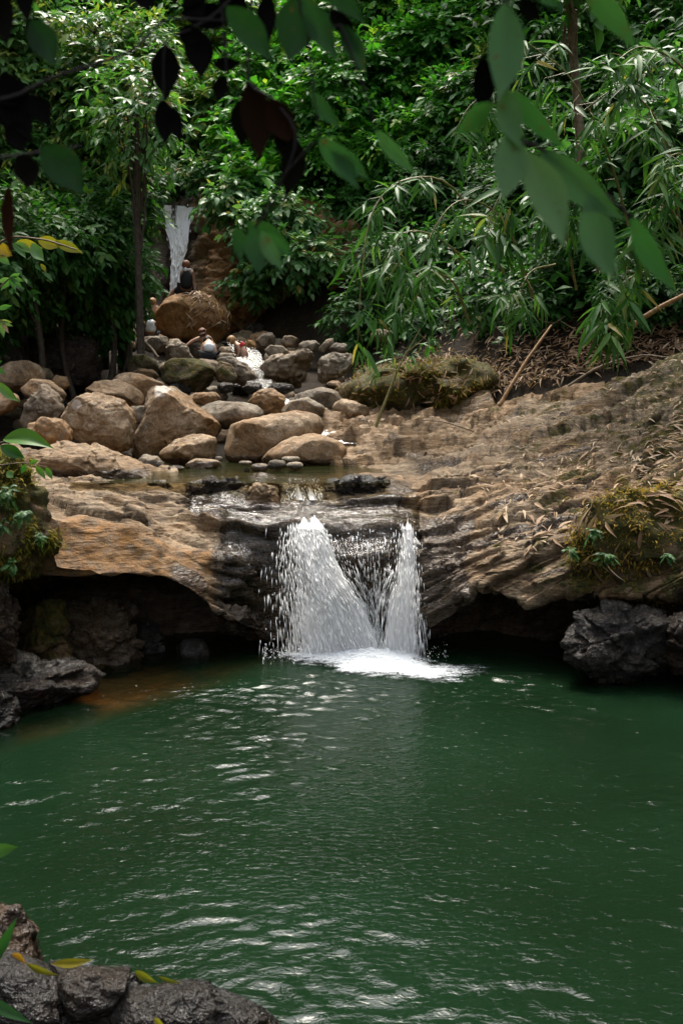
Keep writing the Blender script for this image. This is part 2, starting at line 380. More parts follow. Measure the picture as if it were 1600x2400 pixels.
# px, then (py, Y) for back, four points down the top, the brow, the lower edge of the face, and the depth of the hollow below
COL = [
 (-300, (1050, 14.5), (1075, 12.5), (1110, 11.2), (1150, 10.2), (1200, 9.7), (1330, 9.3), 1.6),
 (0,    (1045, 14.8), (1075, 13.0), (1110, 11.7), (1150, 10.8), (1205, 10.2), (1335, 9.85), 1.7),
 (100,  (1060, 15.0), (1105, 12.9), (1130, 12.1), (1175, 11.2), (1215, 10.55), (1345, 10.1), 1.7),
 (180,  (1070, 15.0), (1118, 12.9), (1140, 12.2), (1180, 11.4), (1215, 10.75), (1352, 10.25), 1.7),
 (300,  (1080, 15.0), (1130, 12.9), (1160, 12.2), (1205, 11.4), (1245, 10.85), (1345, 10.45), 1.6),
 (390,  (1092, 15.0), (1145, 12.9), (1180, 12.2), (1225, 11.5), (1290, 10.95), (1352, 10.65), 1.5),
 (450,  (1103, 15.2), (1140, 12.7), (1185, 12.15), (1225, 11.6), (1300, 11.0), (1385, 10.75), 1.4),
 (500,  (1103, 15.6), (1130, 12.7), (1190, 12.1), (1228, 11.7), (1310, 11.1), (1425, 10.85), 1.2),
 (560,  (1103, 15.8), (1128, 12.8), (1195, 12.1), (1222, 11.75), (1315, 11.25), (1462, 10.95), .9),
 (600,  (1103, 15.8), (1126, 12.8), (1195, 12.1), (1222, 11.7), (1330, 11.3), (1480, 11.05), .5),
 (630,  (1103, 16.0), (1128, 12.8), (1195, 12.05), (1224, 11.65), (1330, 11.35), (1490, 11.2), .25),
 (690,  (1103, 16.0), (1140, 12.6), (1190, 12.15), (1220, 11.65), (1330, 11.4), (1500, 11.3), .2),
 (730,  (1103, 16.0), (1150, 12.55), (1190, 12.15), (1222, 11.6), (1320, 11.35), (1500, 11.3), .2),
 (770,  (1100, 15.6), (1140, 12.6), (1185, 12.15), (1214, 11.6), (1320, 11.2), (1500, 11.25), .2),
 (850,  (1095, 15.2), (1135, 12.6), (1182, 12.1), (1212, 11.55), (1310, 11.12), (1500, 11.2), .2),
 (920,  (1090, 15.0), (1138, 12.6), (1180, 12.1), (1218, 11.55), (1320, 11.2), (1500, 11.2), .25),
 (960,  (1085, 15.0), (1140, 12.7), (1188, 12.1), (1232, 11.55), (1330, 11.25), (1490, 11.15), .4),
 (1000, (1075, 15.0), (1138, 12.8), (1190, 12.15), (1245, 11.5), (1335, 11.05), (1480, 10.9), .8),
 (1060, (1060, 15.2), (1120, 13.1), (1180, 12.25), (1245, 11.5), (1325, 10.95), (1440, 10.75), 1.2),
 (1115, (1030, 15.8), (1095, 13.5), (1165, 12.4), (1240, 11.5), (1310, 10.95), (1370, 10.7), 1.4),
 (1180, (990, 16.4), (1075, 13.7), (1150, 12.5), (1235, 11.4), (1310, 10.85), (1395, 10.6), 1.5),
 (1250, (958, 16.5), (1055, 13.8), (1140, 12.5), (1225, 11.4), (1310, 10.8), (1420, 10.5), 1.5),
 (1320, (930, 16.4), (1035, 13.7), (1125, 12.4), (1215, 11.3), (1290, 10.7), (1385, 10.45), 1.5),
 (1420, (893, 16.2), (1010, 13.5), (1105, 12.1), (1200, 11.0), (1290, 10.45), (1400, 10.2), 1.5),
 (1520, (855, 15.9), (980, 13.2), (1090, 11.8), (1190, 10.8), (1290, 10.25), (1400, 10.05), 1.5),
 (1620, (815, 15.5), (955, 12.9), (1075, 11.6), (1180, 10.6), (1280, 10.1), (1395, 9.9), 1.5),
 (1950, (690, 15.0), (880, 12.4), (1030, 11.0), (1160, 10.0), (1270, 9.6), (1390, 9.4), 1.4),
]
xs, rows = [], []
for c in COL:
    pts = [P(c[0], py, Y) for py, Y in c[1:7]]
    back = pts[0] + np.array([0, .9, -.35]); pts = [back] + pts
    F = pts[-1]; cv = c[7]
    g = F + np.array([0, .12 + .3 * cv, .06 * cv - .12]); h = np.array([F[0], F[1] + .85 * cv + .1, min(F[2] * .62, .6)])
    i = np.array([F[0], F[1] + .9 * cv + .05, -.1]); j = np.array([F[0], F[1] + .9 * cv, -1.6])
    xs.append(c[0]); rows.append(pts + [g, h, i, j])
H, bu, bv = relief(xs, rows, 470, 270, (5, 3), [.5, 1.5, 1.6, 1.7, 1.6, 2.0, .7, .8, .7, .5])
pxg = bu[:, None] + 0 * H[..., 0]; vg = bv[None, :] + 0 * H[..., 0]
N = normals(H)
if N[200, 60, 2] < 0: N = -N
left = 1 - sstep(480, 640, pxg)
st, su, sv = strata(H, bu, bv, 2.0, .10, .42)
crack = strata.crack; st2 = 0
face = sstep(4.6, 5.0, vg) * (1 - sstep(470, 520, pxg)) * sstep(80, 140, pxg)         # the smooth ochre brow on the left
mid = sstep(600, 660, pxg) * (1 - sstep(960, 1010, pxg))
amp = (1 - .92 * face) * (1 - .55 * mid)
low = .16 * fbm(H * .9 + 5, 4) + .045 * fbm(H * 2.6, 3) + .006 * fbm(H * 11, 3)
# flutes on the underside of the right brow
fl = sstep(1120, 1180, pxg) * (1 - sstep(1330, 1400, pxg)) * sstep(5.0, 5.6, vg) * (1 - sstep(7.2, 8, vg))
flute = fl * .0 * np.abs(np.sin(pxg / 26.0 + 2 * fbm(H * 2, 2) + vg * 1.5))
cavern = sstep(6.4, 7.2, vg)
disp = amp * (st + st2) + low * (1 - .5 * mid) + flute + cavern * .18 * fbm(H * np.array([2.2, 2.2, 1.6]) + 40, 4)
BR = H + N * disp[..., None]
# keep the bed of the upper pool below its water
chan = sstep(400, 440, pxg) * (1 - sstep(735, 800, pxg)) * (1 - sstep(1.7, 2.0, vg))
BR[..., 2] = np.where(chan > .02, np.minimum(BR[..., 2], 1.70 + .11 * sstep(1.45, 1.75, vg) + (1 - chan) * .35), BR[..., 2])
BN = normals(BR)
if BN[200, 60, 2] < 0: BN = -BN
nw = fbm(BR * 1.7, 3)
wet = sstep(485, 540, pxg + 40 * nw) * (1 - sstep(1075, 1115, pxg + 50 * nw)) * sstep(3.0, 3.6, vg + .3 * nw)
wet = np.maximum(wet, sstep(420, 470, pxg + 50 * nw) * (1 - sstep(920, 980, pxg + 40 * nw)) * sstep(1.6, 2.0, vg) * (1 - sstep(3.6, 4.2, vg)))
wet = np.maximum(wet, 1 - sstep(.12, .35, BR[..., 2] + .1 * nw))
wet = np.maximum(wet, .8 * sstep(380, 420, pxg) * (1 - sstep(450, 520, pxg)) * sstep(5.2, 5.6, vg))
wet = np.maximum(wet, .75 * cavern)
wet = np.maximum(wet, .62 * sstep(.12, .3, fbm(np.stack([su * .5, sv * 2.5, su * 0 + 70], -1), 3)) * sstep(930, 1000, pxg) * (1 - sstep(1350, 1500, pxg)))
moss = sstep(1060, 1300, pxg + 200 * nw) * .52 + .2 * sstep(1380, 1600, pxg) * (1 - sstep(2.6, 3.6, vg))
moss = np.maximum(moss, .62 * sstep(1280, 1340, pxg) * sstep(4.4, 5.2, vg) * (1 - sstep(6.2, 7, vg)))
moss = np.maximum(moss, .4 * (1 - sstep(60, 150, pxg)) * sstep(3.6, 4.6, vg)) * (1 - wet)
ochre = np.clip(.8 * face + .25 * left * sstep(.1, .3, nw), 0, 1) * (1 - .8 * cavern)
def strip(i0, i1, name, label):
    B = BR[i0:i1].reshape(-1, 3); o = B.mean(0)
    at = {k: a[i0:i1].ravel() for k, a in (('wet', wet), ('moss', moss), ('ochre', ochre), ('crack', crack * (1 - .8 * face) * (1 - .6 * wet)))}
    return put(name, mesh(name, B - o, grid_faces(i1 - i0, BR.shape[1])[:, ::-1], M['bedrock'], at), None, o, label, 'rock')
iL = int(np.argmin(np.abs(bu - 505))); iR = int(np.argmin(np.abs(bu - 1010)))
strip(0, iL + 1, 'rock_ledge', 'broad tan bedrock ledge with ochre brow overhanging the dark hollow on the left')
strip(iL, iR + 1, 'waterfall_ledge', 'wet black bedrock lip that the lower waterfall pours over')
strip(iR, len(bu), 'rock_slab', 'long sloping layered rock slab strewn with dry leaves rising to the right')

# second, layered shelf behind the slab, right of the upper pool
C2 = [(700, (985, 18.4), (1010, 17.2), (1045, 16.5), (1100, 15.7)), (760, (965, 18.4), (985, 17.3), (1045, 16.4), (1095, 15.4)),
      (850, (955, 18.4), (972, 17.4), (1035, 16.3), (1090, 15.1)), (950, (945, 18.4), (962, 17.4), (1020, 16.3), (1082, 15.1)),
      (1050, (935, 18.4), (950, 17.5), (1005, 16.4), (1062, 15.2)), (1150, (925, 18.4), (935, 17.6), (975, 16.7), (1030, 15.8)),
      (1260, (890, 18.6), (905, 17.9), (935, 17.2), (985, 16.3)), (1420, (845, 18.6), (860, 17.9), (885, 17.2), (925, 16.2))]
xs2 = [c[0] for c in C2]; rows2 = [[P(c[0], *c[1]) + np.array([0, .8, -.5])] + [P(c[0], a, b) for a, b in c[1:]] + [P(c[0], *c[4]) + np.array([0, -.1, -.6])] for c in C2]
H2, u2, v2 = relief(xs2, rows2, 150, 80, (5, 3))
N2 = normals(H2); N2 = -N2 if N2[70, 20, 2] < 0 else N2
s2, _, _ = strata(H2, u2, v2, 77., .16, .38)
B2 = H2 + N2 * (s2 + .1 * fbm(H2 * 1.4, 4) + .03 * fbm(H2 * 7, 3))[..., None]
p2 = u2[:, None] + 0 * s2
o = B2.reshape(-1, 3).mean(0)
put('rock_shelf', mesh('rock_shelf', B2.reshape(-1, 3) - o, grid_faces(150, 80)[:, ::-1], M['bedrock'],
    {'moss': (.42 * sstep(880, 1200, p2)).ravel(), 'wet': (.45 * sstep(.05, .3, fbm(B2 * 1.3, 3))).ravel(), 'ochre': (.3 + 0 * p2).ravel()}), None, o,
    'cracked layered rock shelf behind the slab, beside the upper pool', 'rock')

# far cliff that carries the upper fall
C3 = [(255, (400, 32), (480, 30.6), (560, 29.4), (650, 28.4), (730, 27.8), (830, 27.0)), (330, (400, 32), (470, 31), (540, 29.9), (640, 29.2), (720, 28.6), (830, 27.4)),
      (375, (400, 33), (468, 31.5), (490, 30.6), (600, 29.9), (690, 29.4), (830, 28.4)), (420, (400, 33), (472, 31.6), (492, 30.8), (610, 30.2), (690, 29.8), (830, 28.8)),
      (462, (400, 33), (476, 31.4), (494, 30.6), (610, 29.6), (690, 29.2), (830, 28.4)), (490, (400, 32.5), (470, 30.8), (520, 29.6), (600, 28.6), (690, 28), (830, 27.6)),
      (560, (420, 31), (490, 29.4), (560, 28.4), (630, 27.8), (710, 28), (830, 28.6)), (640, (440, 29.8), (520, 28.4), (590, 27.6), (650, 27.4), (720, 28.2), (830, 28.8)),
      (760, (480, 28.6), (560, 27.4), (620, 26.8), (680, 26.9), (740, 27.8), (840, 28.2)), (880, (560, 27), (620, 26), (670, 25.6), (720, 26), (770, 26.8), (850, 27.2))]
xs3 = [c[0] for c in C3]
H3, u3, v3 = relief(xs3, [[P(c[0], a, b) for a, b in c[1:]] for c in C3], 170, 120, (4, 3))
N3 = normals(H3); N3 = -N3 if N3[60, 60, 1] > 0 else N3
s3, _, _ = strata(H3, u3, v3, 12., .16, .6)
B3 = H3 + N3 * (s3 + .35 * fbm(H3 * .8, 4) + .08 * fbm(H3 * 3, 3))[..., None]
p3 = u3[:, None] + 0 * s3; o = B3.reshape(-1, 3).mean(0)
put('cliff', mesh('cliff', B3.reshape(-1, 3) - o, grid_faces(170, 120)[:, ::-1], M['bedrock'],
    {'ochre': (.95 * sstep(455, 490, p3 + 20 * fbm(B3, 2))).ravel(), 'wet': (.8 * (1 - sstep(440, 470, p3))).ravel(), 'moss': (.36 * sstep(470, 560, p3) + .1).ravel()}), None, o,
    'rocky step with ochre right wall that the upper waterfall runs down', 'cliff')

# ------------------------------------------------------------------ water
def shallow(x, y):
    d1 = (2.3 * (x + 2.8) - 1.96 * (y - 8.6)) / 3.02          # distance from the left shore
    return np.clip(.16 + .25 * sstep(-.5, 1.5, d1) + .8 * np.maximum(d1, 0) + .25 * np.maximum(d1, 0) ** 2, .05, 1.9)
def pool_mat():
    m, t = newmat('pool_water'); b = NB(t); p = b.pos()
    dep = b.attr('depth')
    big = b.noise(p, .35, 3, .5)
    body = b.mix(b.smooth(big, .3, .7), (.0042, .0122, .0046), (.0058, .0195, .0080))
    df = b.n('ShaderNodeBsdfDiffuse'); b.l(body, df.inputs[0])
    tr = b.n('ShaderNodeBsdfTransparent'); tr.inputs[0].default_value = (.75, .62, .42, 1)
    mx = b.n('ShaderNodeMixShader'); b.l(b.smooth(dep, .05, .8, .2, 1.), mx.inputs[0]); b.l(tr.outputs[0], mx.inputs[1]); b.l(df.outputs[0], mx.inputs[2])
    n1 = b.noise(b.mapping(p, (1, 1.7, 1)), 15, 3, .55, .7)
    nm = b.bump(b.math('MULTIPLY', n1, b.attr('rip')), .7, .012)
    gl = b.n('ShaderNodeBsdfGlossy'); gl.inputs['Roughness'].default_value = .045; b.l(nm, gl.inputs['Normal'])
    fr = b.n('ShaderNodeFresnel'); fr.inputs[0].default_value = 1.33; b.l(nm, fr.inputs['Normal'])
    m2 = b.n('ShaderNodeMixShader'); b.l(fr.outputs[0], m2.inputs[0]); b.l(mx.outputs[0], m2.inputs[1]); b.l(gl.outputs[0], m2.inputs[2])
    b.out(m2.outputs[0]); return m
M['pool'] = pool_mat()
nx, ny = 405, 405
gx = np.linspace(-5.2, 5.8, nx); gy = np.linspace(2.7, 13.2, ny)
X, Yg = np.meshgrid(gx, gy, indexing='ij')
h = np.zeros_like(X)
r0 = np.hypot(X - .15, Yg - 10.9)
near = np.exp(-r0 / 2.6)
q = np.stack([X, Yg, 0 * X], -1)
wx = X + .35 * fbm(q * .9, 3); wy = Yg + .35 * fbm(q * .9 + 30, 3)
for k in range(64):
    lam = .085 * (4.5 ** rng.random()); kk = 2 * math.pi / lam
    th = rng.normal(0, .55) + math.pi / 2
    s = .0160 * (1.3 if lam < .2 else .65)
    h += s / kk * np.sin(kk * (wx * math.cos(th) + wy * math.sin(th)) + rng.random() * 6.28)
for k in range(16):
    lam = .10 * (4 ** rng.random()); kk = 2 * math.pi / lam
    h += (.03 * near + .006) / kk * np.sin(kk * np.hypot(wx - .15 - rng.normal(0, .3), wy - 10.9 - rng.normal(0, .1)) + rng.random() * 6.28)
h *= .35 + 1.5 * sstep(-.35, .45, fbm(q * .55 + 9, 3)) * (.7 + .8 * near)
h *= .75 + .45 * np.exp(-r0 / 4)
V = np.stack([X, Yg, h], -1)
put('pool_water', mesh('pool_water', V.reshape(-1, 3), grid_faces(nx, ny), M['pool'], {'depth': shallow(X, Yg).ravel(), 'rip': (.42 + .62 * np.exp(-r0 / 4.5)).ravel()}), kind='structure')
gx = np.linspace(-5.2, 5.8, 90); gy = np.linspace(2.7, 13.2, 90); X, Yg = np.meshgrid(gx, gy, indexing='ij')
Zb = -shallow(X, Yg) + .05 * fbm(np.stack([X, Yg, 0 * X], -1) * 2, 4)
M['bed'] = rock_mat('pool_bed', (.05, .022, .009), (.13, .058, .02), (.22, .11, .04), lichen=0, ochre_amt=.5)
put('pool_bed', mesh('pool_bed', np.stack([X, Yg, Zb], -1).reshape(-1, 3), grid_faces(90, 90), M['bed']), kind='structure')

def thin_mat(name, foam_lo, foam_hi, vec_scale, tint=(.8, .78, .7), film_on=True):
    """running water: clear film with white broken streaks along the flow (attributes s across, t along, foam)"""
    m, t = newmat(name); b = NB(t); p = b.pos()
    cx = b.n('ShaderNodeCombineXYZ'); b.l(b.attr('s'), cx.inputs[0]); b.l(b.attr('t'), cx.inputs[1])
    v = cx.outputs[0]
    a = b.noise(b.mapping(v, vec_scale), 1.0, 5, .62, .35); a2 = b.noise(b.mapping(v, tuple(2.9 * q for q in vec_scale)), 1.0, 3, .6)
    a = b.math('ADD', b.math('MULTIPLY', a, .66), b.math('MULTIPLY', a2, .34))
    f = b.math('ADD', a, b.math('MULTIPLY', b.math('SUBTRACT', b.attr('foam'), .5), .75))
    fo = b.smooth(f, foam_lo, foam_hi)
    nm = b.bump(a, .7, .03)
    df = b.n('ShaderNodeBsdfDiffuse'); df.inputs[0].default_value = (.95, .95, .94, 1); b.l(nm, df.inputs['Normal'])
    tl = b.n('ShaderNodeBsdfTranslucent'); tl.inputs[0].default_value = (.96, .96, .95, 1)
    wm = b.n('ShaderNodeMixShader'); wm.inputs[0].default_value = .4; b.l(df.outputs[0], wm.inputs[1]); b.l(tl.outputs[0], wm.inputs[2])
    tr = b.n('ShaderNodeBsdfTransparent')
    under = tr.outputs[0]
    if film_on:
        tr.inputs[0].default_value = (*tint, 1)
        nm2 = b.bump(b.noise(p, 16, 4, .65, .5), .55, .03, nm)
        gl = b.n('ShaderNodeBsdfGlossy'); gl.inputs['Roughness'].default_value = .07; b.l(nm2, gl.inputs['Normal'])
        fr = b.n('ShaderNodeFresnel'); fr.inputs[0].default_value = 1.36; b.l(nm2, fr.inputs['Normal'])
        film = b.n('ShaderNodeMixShader'); b.l(fr.outputs[0], film.inputs[0]); b.l(tr.outputs[0], film.inputs[1]); b.l(gl.outputs[0], film.inputs[2])
        under = film.outputs[0]
    mx = b.n('ShaderNodeMixShader'); b.l(fo, mx.inputs[0]); b.l(under, mx.inputs[1]); b.l(wm.outputs[0], mx.inputs[2])
    b.out(mx.outputs[0]); return m
M['fall'] = thin_mat('falling_water', .40, .59, (22, 2.4, 1), film_on=False)
M['film'] = thin_mat('running_film', .56, .78, (9, 7, 1), (.78, .74, .64))
M['white_water'] = flat_mat('white_water', (.93, .93, .92), .4, .04, 30, .5)

# film of water over the ledge, from the upper pool to the brow of the fall
ii = np.where((bu > 425) & (bu < 1000))[0]; jj = np.where((bv > 1.75) & (bv < 5.9))[0]
S = smooth_axis(smooth_axis(BR[ii[0]:ii[-1] + 1, jj[0]:jj[-1] + 1], 5, 0), 5, 1)
ps = pxg[ii[0]:ii[-1] + 1, jj[0]:jj[-1] + 1]; vs = vg[ii[0]:ii[-1] + 1, jj[0]:jj[-1] + 1]
NS = normals(S); NS = -NS if NS[40, 20, 2] < 0 else NS
edge = np.minimum(sstep(425, 455, ps) * (1 - (1 - sstep(500, 540, ps)) * sstep(3.3, 3.8, vs)), 1 - sstep(970, 998, ps))
bumpst = sstep(575, 590, ps) * (1 - sstep(640, 660, ps)) * sstep(2.1, 2.25, vs) * (1 - sstep(2.8, 3, vs))     # dry hump
S = S + NS * (.03 + .012 * fbm(S * 6, 3) - .06 * (1 - edge) - .09 * bumpst)[..., None]
dry_r = sstep(750, 790, ps) * (1 - sstep(2.35, 2.75, vs))
S[..., 2] -= .10 * dry_r
chute = np.exp(-((ps - 710) / 50) ** 2) * sstep(1.95, 2.15, vs) * (1 - sstep(2.85, 3.1, vs))
foam = .10 + .46 * chute + .34 * np.exp(-((ps - 700) / 55) ** 2) * sstep(3.5, 4.0, vs) * (1 - sstep(4.2, 4.8, vs)) + .3 * np.exp(-((ps - 955) / 22) ** 2) * sstep(3.9, 4.3, vs) * (1 - sstep(4.4, 5, vs)) \
     + .16 * sstep(2.7, 3.0, vs) * (1 - sstep(3.3, 3.7, vs)) * sstep(640, 700, ps) + .22 * (1 - sstep(520, 580, ps)) * sstep(2.0, 2.4, vs) * (1 - sstep(3.2, 3.6, vs))
o = S.reshape(-1, 3).mean(0)
nu_, nv_ = S.shape[:2]
put('stream_water', mesh('stream_water', S.reshape(-1, 3) - o, grid_faces(nu_, nv_)[:, ::-1], M['film'],
    {'s': (ps / 209.).ravel(), 't': (vs * .9).ravel(), 'foam': foam.ravel()}), None, o, kind='structure')

# upper pool
def upper_mat():
    m, t = newmat('upper_pool_water'); b = NB(t); p = b.pos()
    n1 = b.noise(b.mapping(p, (1, 1.5, 1)), 6, 4, .6, .4); nm = b.bump(n1, .45, .02)
    df = b.n('ShaderNodeBsdfDiffuse'); df.inputs[0].default_value = (.035, .045, .014, 1)
    tr = b.n('ShaderNodeBsdfTransparent'); tr.inputs[0].default_value = (.7, .6, .38, 1)
    mx = b.n('ShaderNodeMixShader'); mx.inputs[0].default_value = .45; b.l(tr.outputs[0], mx.inputs[1]); b.l(df.outputs[0], mx.inputs[2])
    gl = b.n('ShaderNodeBsdfGlossy'); gl.inputs['Roughness'].default_value = .05; b.l(nm, gl.inputs['Normal'])
    fr = b.n('ShaderNodeFresnel'); fr.inputs[0].default_value = 1.33; b.l(nm, fr.inputs['Normal'])
    m2 = b.n('ShaderNodeMixShader'); b.l(fr.outputs[0], m2.inputs[0]); b.l(mx.outputs[0], m2.inputs[1]); b.l(gl.outputs[0], m2.inputs[2])
    b.out(m2.outputs[0]); return m
M['upper'] = upper_mat()
gx = np.linspace(-3.4, .6, 60); gy = np.linspace(12.35, 17.6, 80); X, Yg = np.meshgrid(gx, gy, indexing='ij')
put('upper_pool_water', mesh('upper_pool_water', np.stack([X, Yg, 1.83 + .008 * fbm(np.stack([X, Yg, 0 * X], -1) * 3, 3)], -1).reshape(-1, 3), grid_faces(60, 80), M['upper']), kind='structure')

# falling sheets: left and right edges in pixels, distance per height
def sheet(Lp, Rp, depth, nu=60, nv=110):
    """Lp, Rp: lists of (px,py); depth: list of (py, Y)"""
    t = np.linspace(0, 1, nv); s = np.linspace(0, 1, nu)
    L = curve(Lp, nv); R = curve(Rp, nv)
    px = L[None, :, 0] * (1 - s[:, None]) + R[None, :, 0] * s[:, None]; py = L[None, :, 1] * (1 - s[:, None]) + R[None, :, 1] * s[:, None]
    Y = np.interp(py, [d[0] for d in depth], [d[1] for d in depth])
    return P(px, py, Y), s[:, None] + 0 * px, t[None] + 0 * px
OCT = np.array([[1, 0, 0], [-1, 0, 0], [0, 1, 0], [0, -1, 0], [0, 0, 1], [0, 0, -1.]]) * .5
OCF = np.array([[0, 2, 4], [2, 1, 4], [1, 3, 4], [3, 0, 4], [2, 0, 5], [1, 2, 5], [3, 1, 5], [0, 3, 5]])
def streaks(W, n, dens, ln, wd, jit, seed):
    """elongated drops lying along a sheet; dens(s,t) in 0..1"""
    r = np.random.default_rng(seed); nu, nv = W.shape[:2]
    s = r.random(n * 4); t = r.random(n * 4); k = r.random(n * 4) < dens(s, t); s, t = s[k][:n], t[k][:n]
    fi = s * (nu - 1.001); fj = t * (nv - 1.001); i = fi.astype(int); j = fj.astype(int); a = (fi - i)[:, None]; c = (fj - j)[:, None]
    p = (W[i, j] * (1 - a) + W[i + 1, j] * a) * (1 - c) + (W[i, j + 1] * (1 - a) + W[i + 1, j + 1] * a) * c
    d = W[i, j + 1] - W[i, j]; d /= np.linalg.norm(d, axis=1)[:, None]
    p = p + r.normal(size=p.shape) * np.array([.6, 1, .4]) * jit
    d = d + r.normal(size=d.shape) * .05; d /= np.linalg.norm(d, axis=1)[:, None]
    x = np.cross(d, [0, 1, 0]); x /= np.linalg.norm(x, axis=1)[:, None]; y = np.cross(d, x)
    le = ln * np.exp(r.normal(0, .45, len(p))) * (.5 + .8 * t); w_ = wd * np.exp(r.normal(0, .35, len(p)))
    V = p[:, None] + OCT[None, :, :1] * (x * w_[:, None])[:, None] + OCT[None, :, 1:2] * (y * w_[:, None])[:, None] + OCT[None, :, 2:] * (d * le[:, None])[:, None]
    F = OCF[None] + 6 * np.arange(len(p))[:, None, None]
    return V.reshape(-1, 3), F.reshape(-1, 3)
DEP = [(1195, 11.72), (1215, 11.46), (1240, 11.26), (1290, 11.12), (1350, 11.02), (1420, 10.95), (1500, 10.9), (1545, 10.88)]
def fall(name, L, R, foamf, n, dens, ln, wd, jit, seed, dep=DEP, mat='fall', pieces=True, scale=(1, 1)):
    W, s, t = sheet(L, R, dep)
    W = W + np.array([0, -1, 0]) * (.05 * fbm(np.stack([s * 7, t * 3, 0 * s + seed], -1), 3))[..., None]
    o = W.reshape(-1, 3).mean(0)
    ob = put(name, mesh(name, W.reshape(-1, 3) - o, grid_faces(*W.shape[:2]), M[mat], {'s': (s * scale[0] + seed).ravel(), 't': (t * scale[1] + seed).ravel(), 'foam': foamf(s, t).ravel()}), None, o, kind='structure')
    if n:
        V, F = streaks(W, n, dens, ln, wd, jit, seed)
        put('water_drops', mesh('water_drops', V - o, F, M['white_water']), ob, None, kind='stuff')
    return ob
fall('waterfall', [(640, 1208), (630, 1262), (620, 1345), (612, 1430), (606, 1540)], [(748, 1202), (766, 1258), (802, 1345), (848, 1420), (894, 1540)],
     lambda s, t: -.04 + .78 * sstep(.02, .85, s + .07 * np.sin(t * 9) + .12 * fbm(np.stack([s * 5, t * 2, 0 * s], -1), 2)) - .35 * (1 - sstep(.0, .22, s + .1 * fbm(np.stack([s * 0, t * 9, 0 * s + 4], -1), 2))) - .25 * sstep(.96, 1, s) + .22 * t - .5 * (1 - sstep(.0, .13, t + .03 * np.sin(s * 31))),
     3000, lambda s, t: (.03 + .97 * sstep(.05, .6, s)) * (.12 + .88 * t) * sstep(.08, .25, t), .10, .0065, .05, 5, scale=(1.25, 1.6))
fall('waterfall', [(908, 1206), (920, 1262), (908, 1345), (884, 1425), (878, 1540)], [(984, 1208), (984, 1280), (990, 1385), (997, 1460), (1002, 1540)],
     lambda s, t: .08 + .52 * np.exp(-((s - .6 + .15 * t) / .30) ** 2) + .25 * t - .5 * (1 - sstep(.0, .13, t + .03 * np.sin(s * 23))), 1100, lambda s, t: (.3 + .7 * np.exp(-((s - .55) / .35) ** 2)) * (.15 + .85 * t) * sstep(.08, .25, t), .10, .0062, .045, 8, scale=(.6, 1.6))
DEPV = [(1195, 11.62), (1215, 11.42), (1240, 11.22), (1290, 11.04), (1350, 11.0), (1420, 11.03), (1500, 11.06), (1545, 11.06)]
fall('waterfall_veil', [(735, 1208), (760, 1262), (800, 1345), (845, 1420), (885, 1540)], [(925, 1212), (925, 1265), (912, 1345), (892, 1425), (890, 1540)],
     lambda s, t: .02 + .22 * t + .14 * np.sin(s * 23 + 3 * t) - .6 * (1 - sstep(.05, .25, t)), 600, lambda s, t: (.25 + .75 * t) * sstep(.1, .3, t), .08, .005, .03, 13, DEPV, scale=(1.1, 1.6))

fall('waterfall', [(662, 1121), (668, 1140), (668, 1172)], [(742, 1119), (750, 1140), (764, 1172)], lambda s, t: .05 + .42 * t - .5 * (1 - sstep(0, .2, t)) - .5 * (1 - sstep(0, .25, s)) - .5 * sstep(.75, 1, s) + .2 * np.sin(s * 21), 260, lambda s, t: .3 + .7 * t, .04, .006, .02, 44, [(1115, 12.78), (1135, 12.5), (1175, 12.2)], scale=(.45, .5))
# foam where the fall lands
def foam_mat():
    m, t = newmat('foam'); b = NB(t); p = b.pos()
    n = b.math('ADD', b.math('MULTIPLY', b.noise(b.mapping(p, (1.0, 2.6, 1)), 5.5, 7, .72, .5), .7), b.math('MULTIPLY', b.noise(p, 38, 3, .6), .3))
    f = b.smooth(b.math('ADD', n, b.math('MULTIPLY', b.math('SUBTRACT', b.attr('foam'), .5), .62)), .46, .74)
    pb = b.pbsdf((.60, .64, .67), .6, b.bump(n, 1.0, .06), .2)
    tr = b.n('ShaderNodeBsdfTransparent'); mx = b.n('ShaderNodeMixShader'); b.l(f, mx.inputs[0]); b.l(tr.outputs[0], mx.inputs[1]); b.l(pb.outputs[0], mx.inputs[2])
    b.out(mx.outputs[0]); return m
M['foam'] = foam_mat()
gx = np.linspace(-1.3, 2.4, 150); gy = np.linspace(9.4, 11.25, 100); X, Yg = np.meshgrid(gx, gy, indexing='ij')
q = np.stack([X, Yg, 0 * X], -1); nz = fbm(q * 1.6, 3)
base = np.exp(-((X - .05) / .85) ** 4) * np.exp(-((Yg - 10.85) / .28) ** 2)
tail = np.exp(-((X - .8 - .0 * Yg) / 1.05) ** 2) * np.exp(-((Yg - 10.35 + .12 * (X - .6)) / .42) ** 2)
core = np.exp(-((X - .35) / .42) ** 2 - ((Yg - 10.72) / .3) ** 2)
fo = .85 * base + .85 * tail + .5 * core + .45 * nz - .02
zz = .014 + .06 * core + .03 * base + .045 * (base + core + .5 * tail) * np.abs(fbm(q * 7, 4))
put('foam', mesh('foam', np.stack([X, Yg, zz], -1).reshape(-1, 3), grid_faces(150, 100), M['foam'], {'foam': np.clip(fo, -.3, 1.15).ravel()}), kind='structure')
r = np.random.default_rng(2); n = 1400
sp = np.stack([r.normal(.05, .5, n), r.normal(10.78, .12, n), np.abs(r.normal(0, .075, n)) + .02], -1); sp[:, 0] = np.clip(sp[:, 0], -.85, 1.15)
sz = .006 * np.exp(r.normal(0, .5, n))
V = sp[:, None] + OCT[None] * sz[:, None, None] * np.array([1, 1, 1.5]); F = OCF[None] + 6 * np.arange(n)[:, None, None]
put('splash_drops', mesh('splash_drops', V.reshape(-1, 3), F.reshape(-1, 3), M['white_water']), label='white splash drops where the waterfall lands', cat='water', kind='stuff')

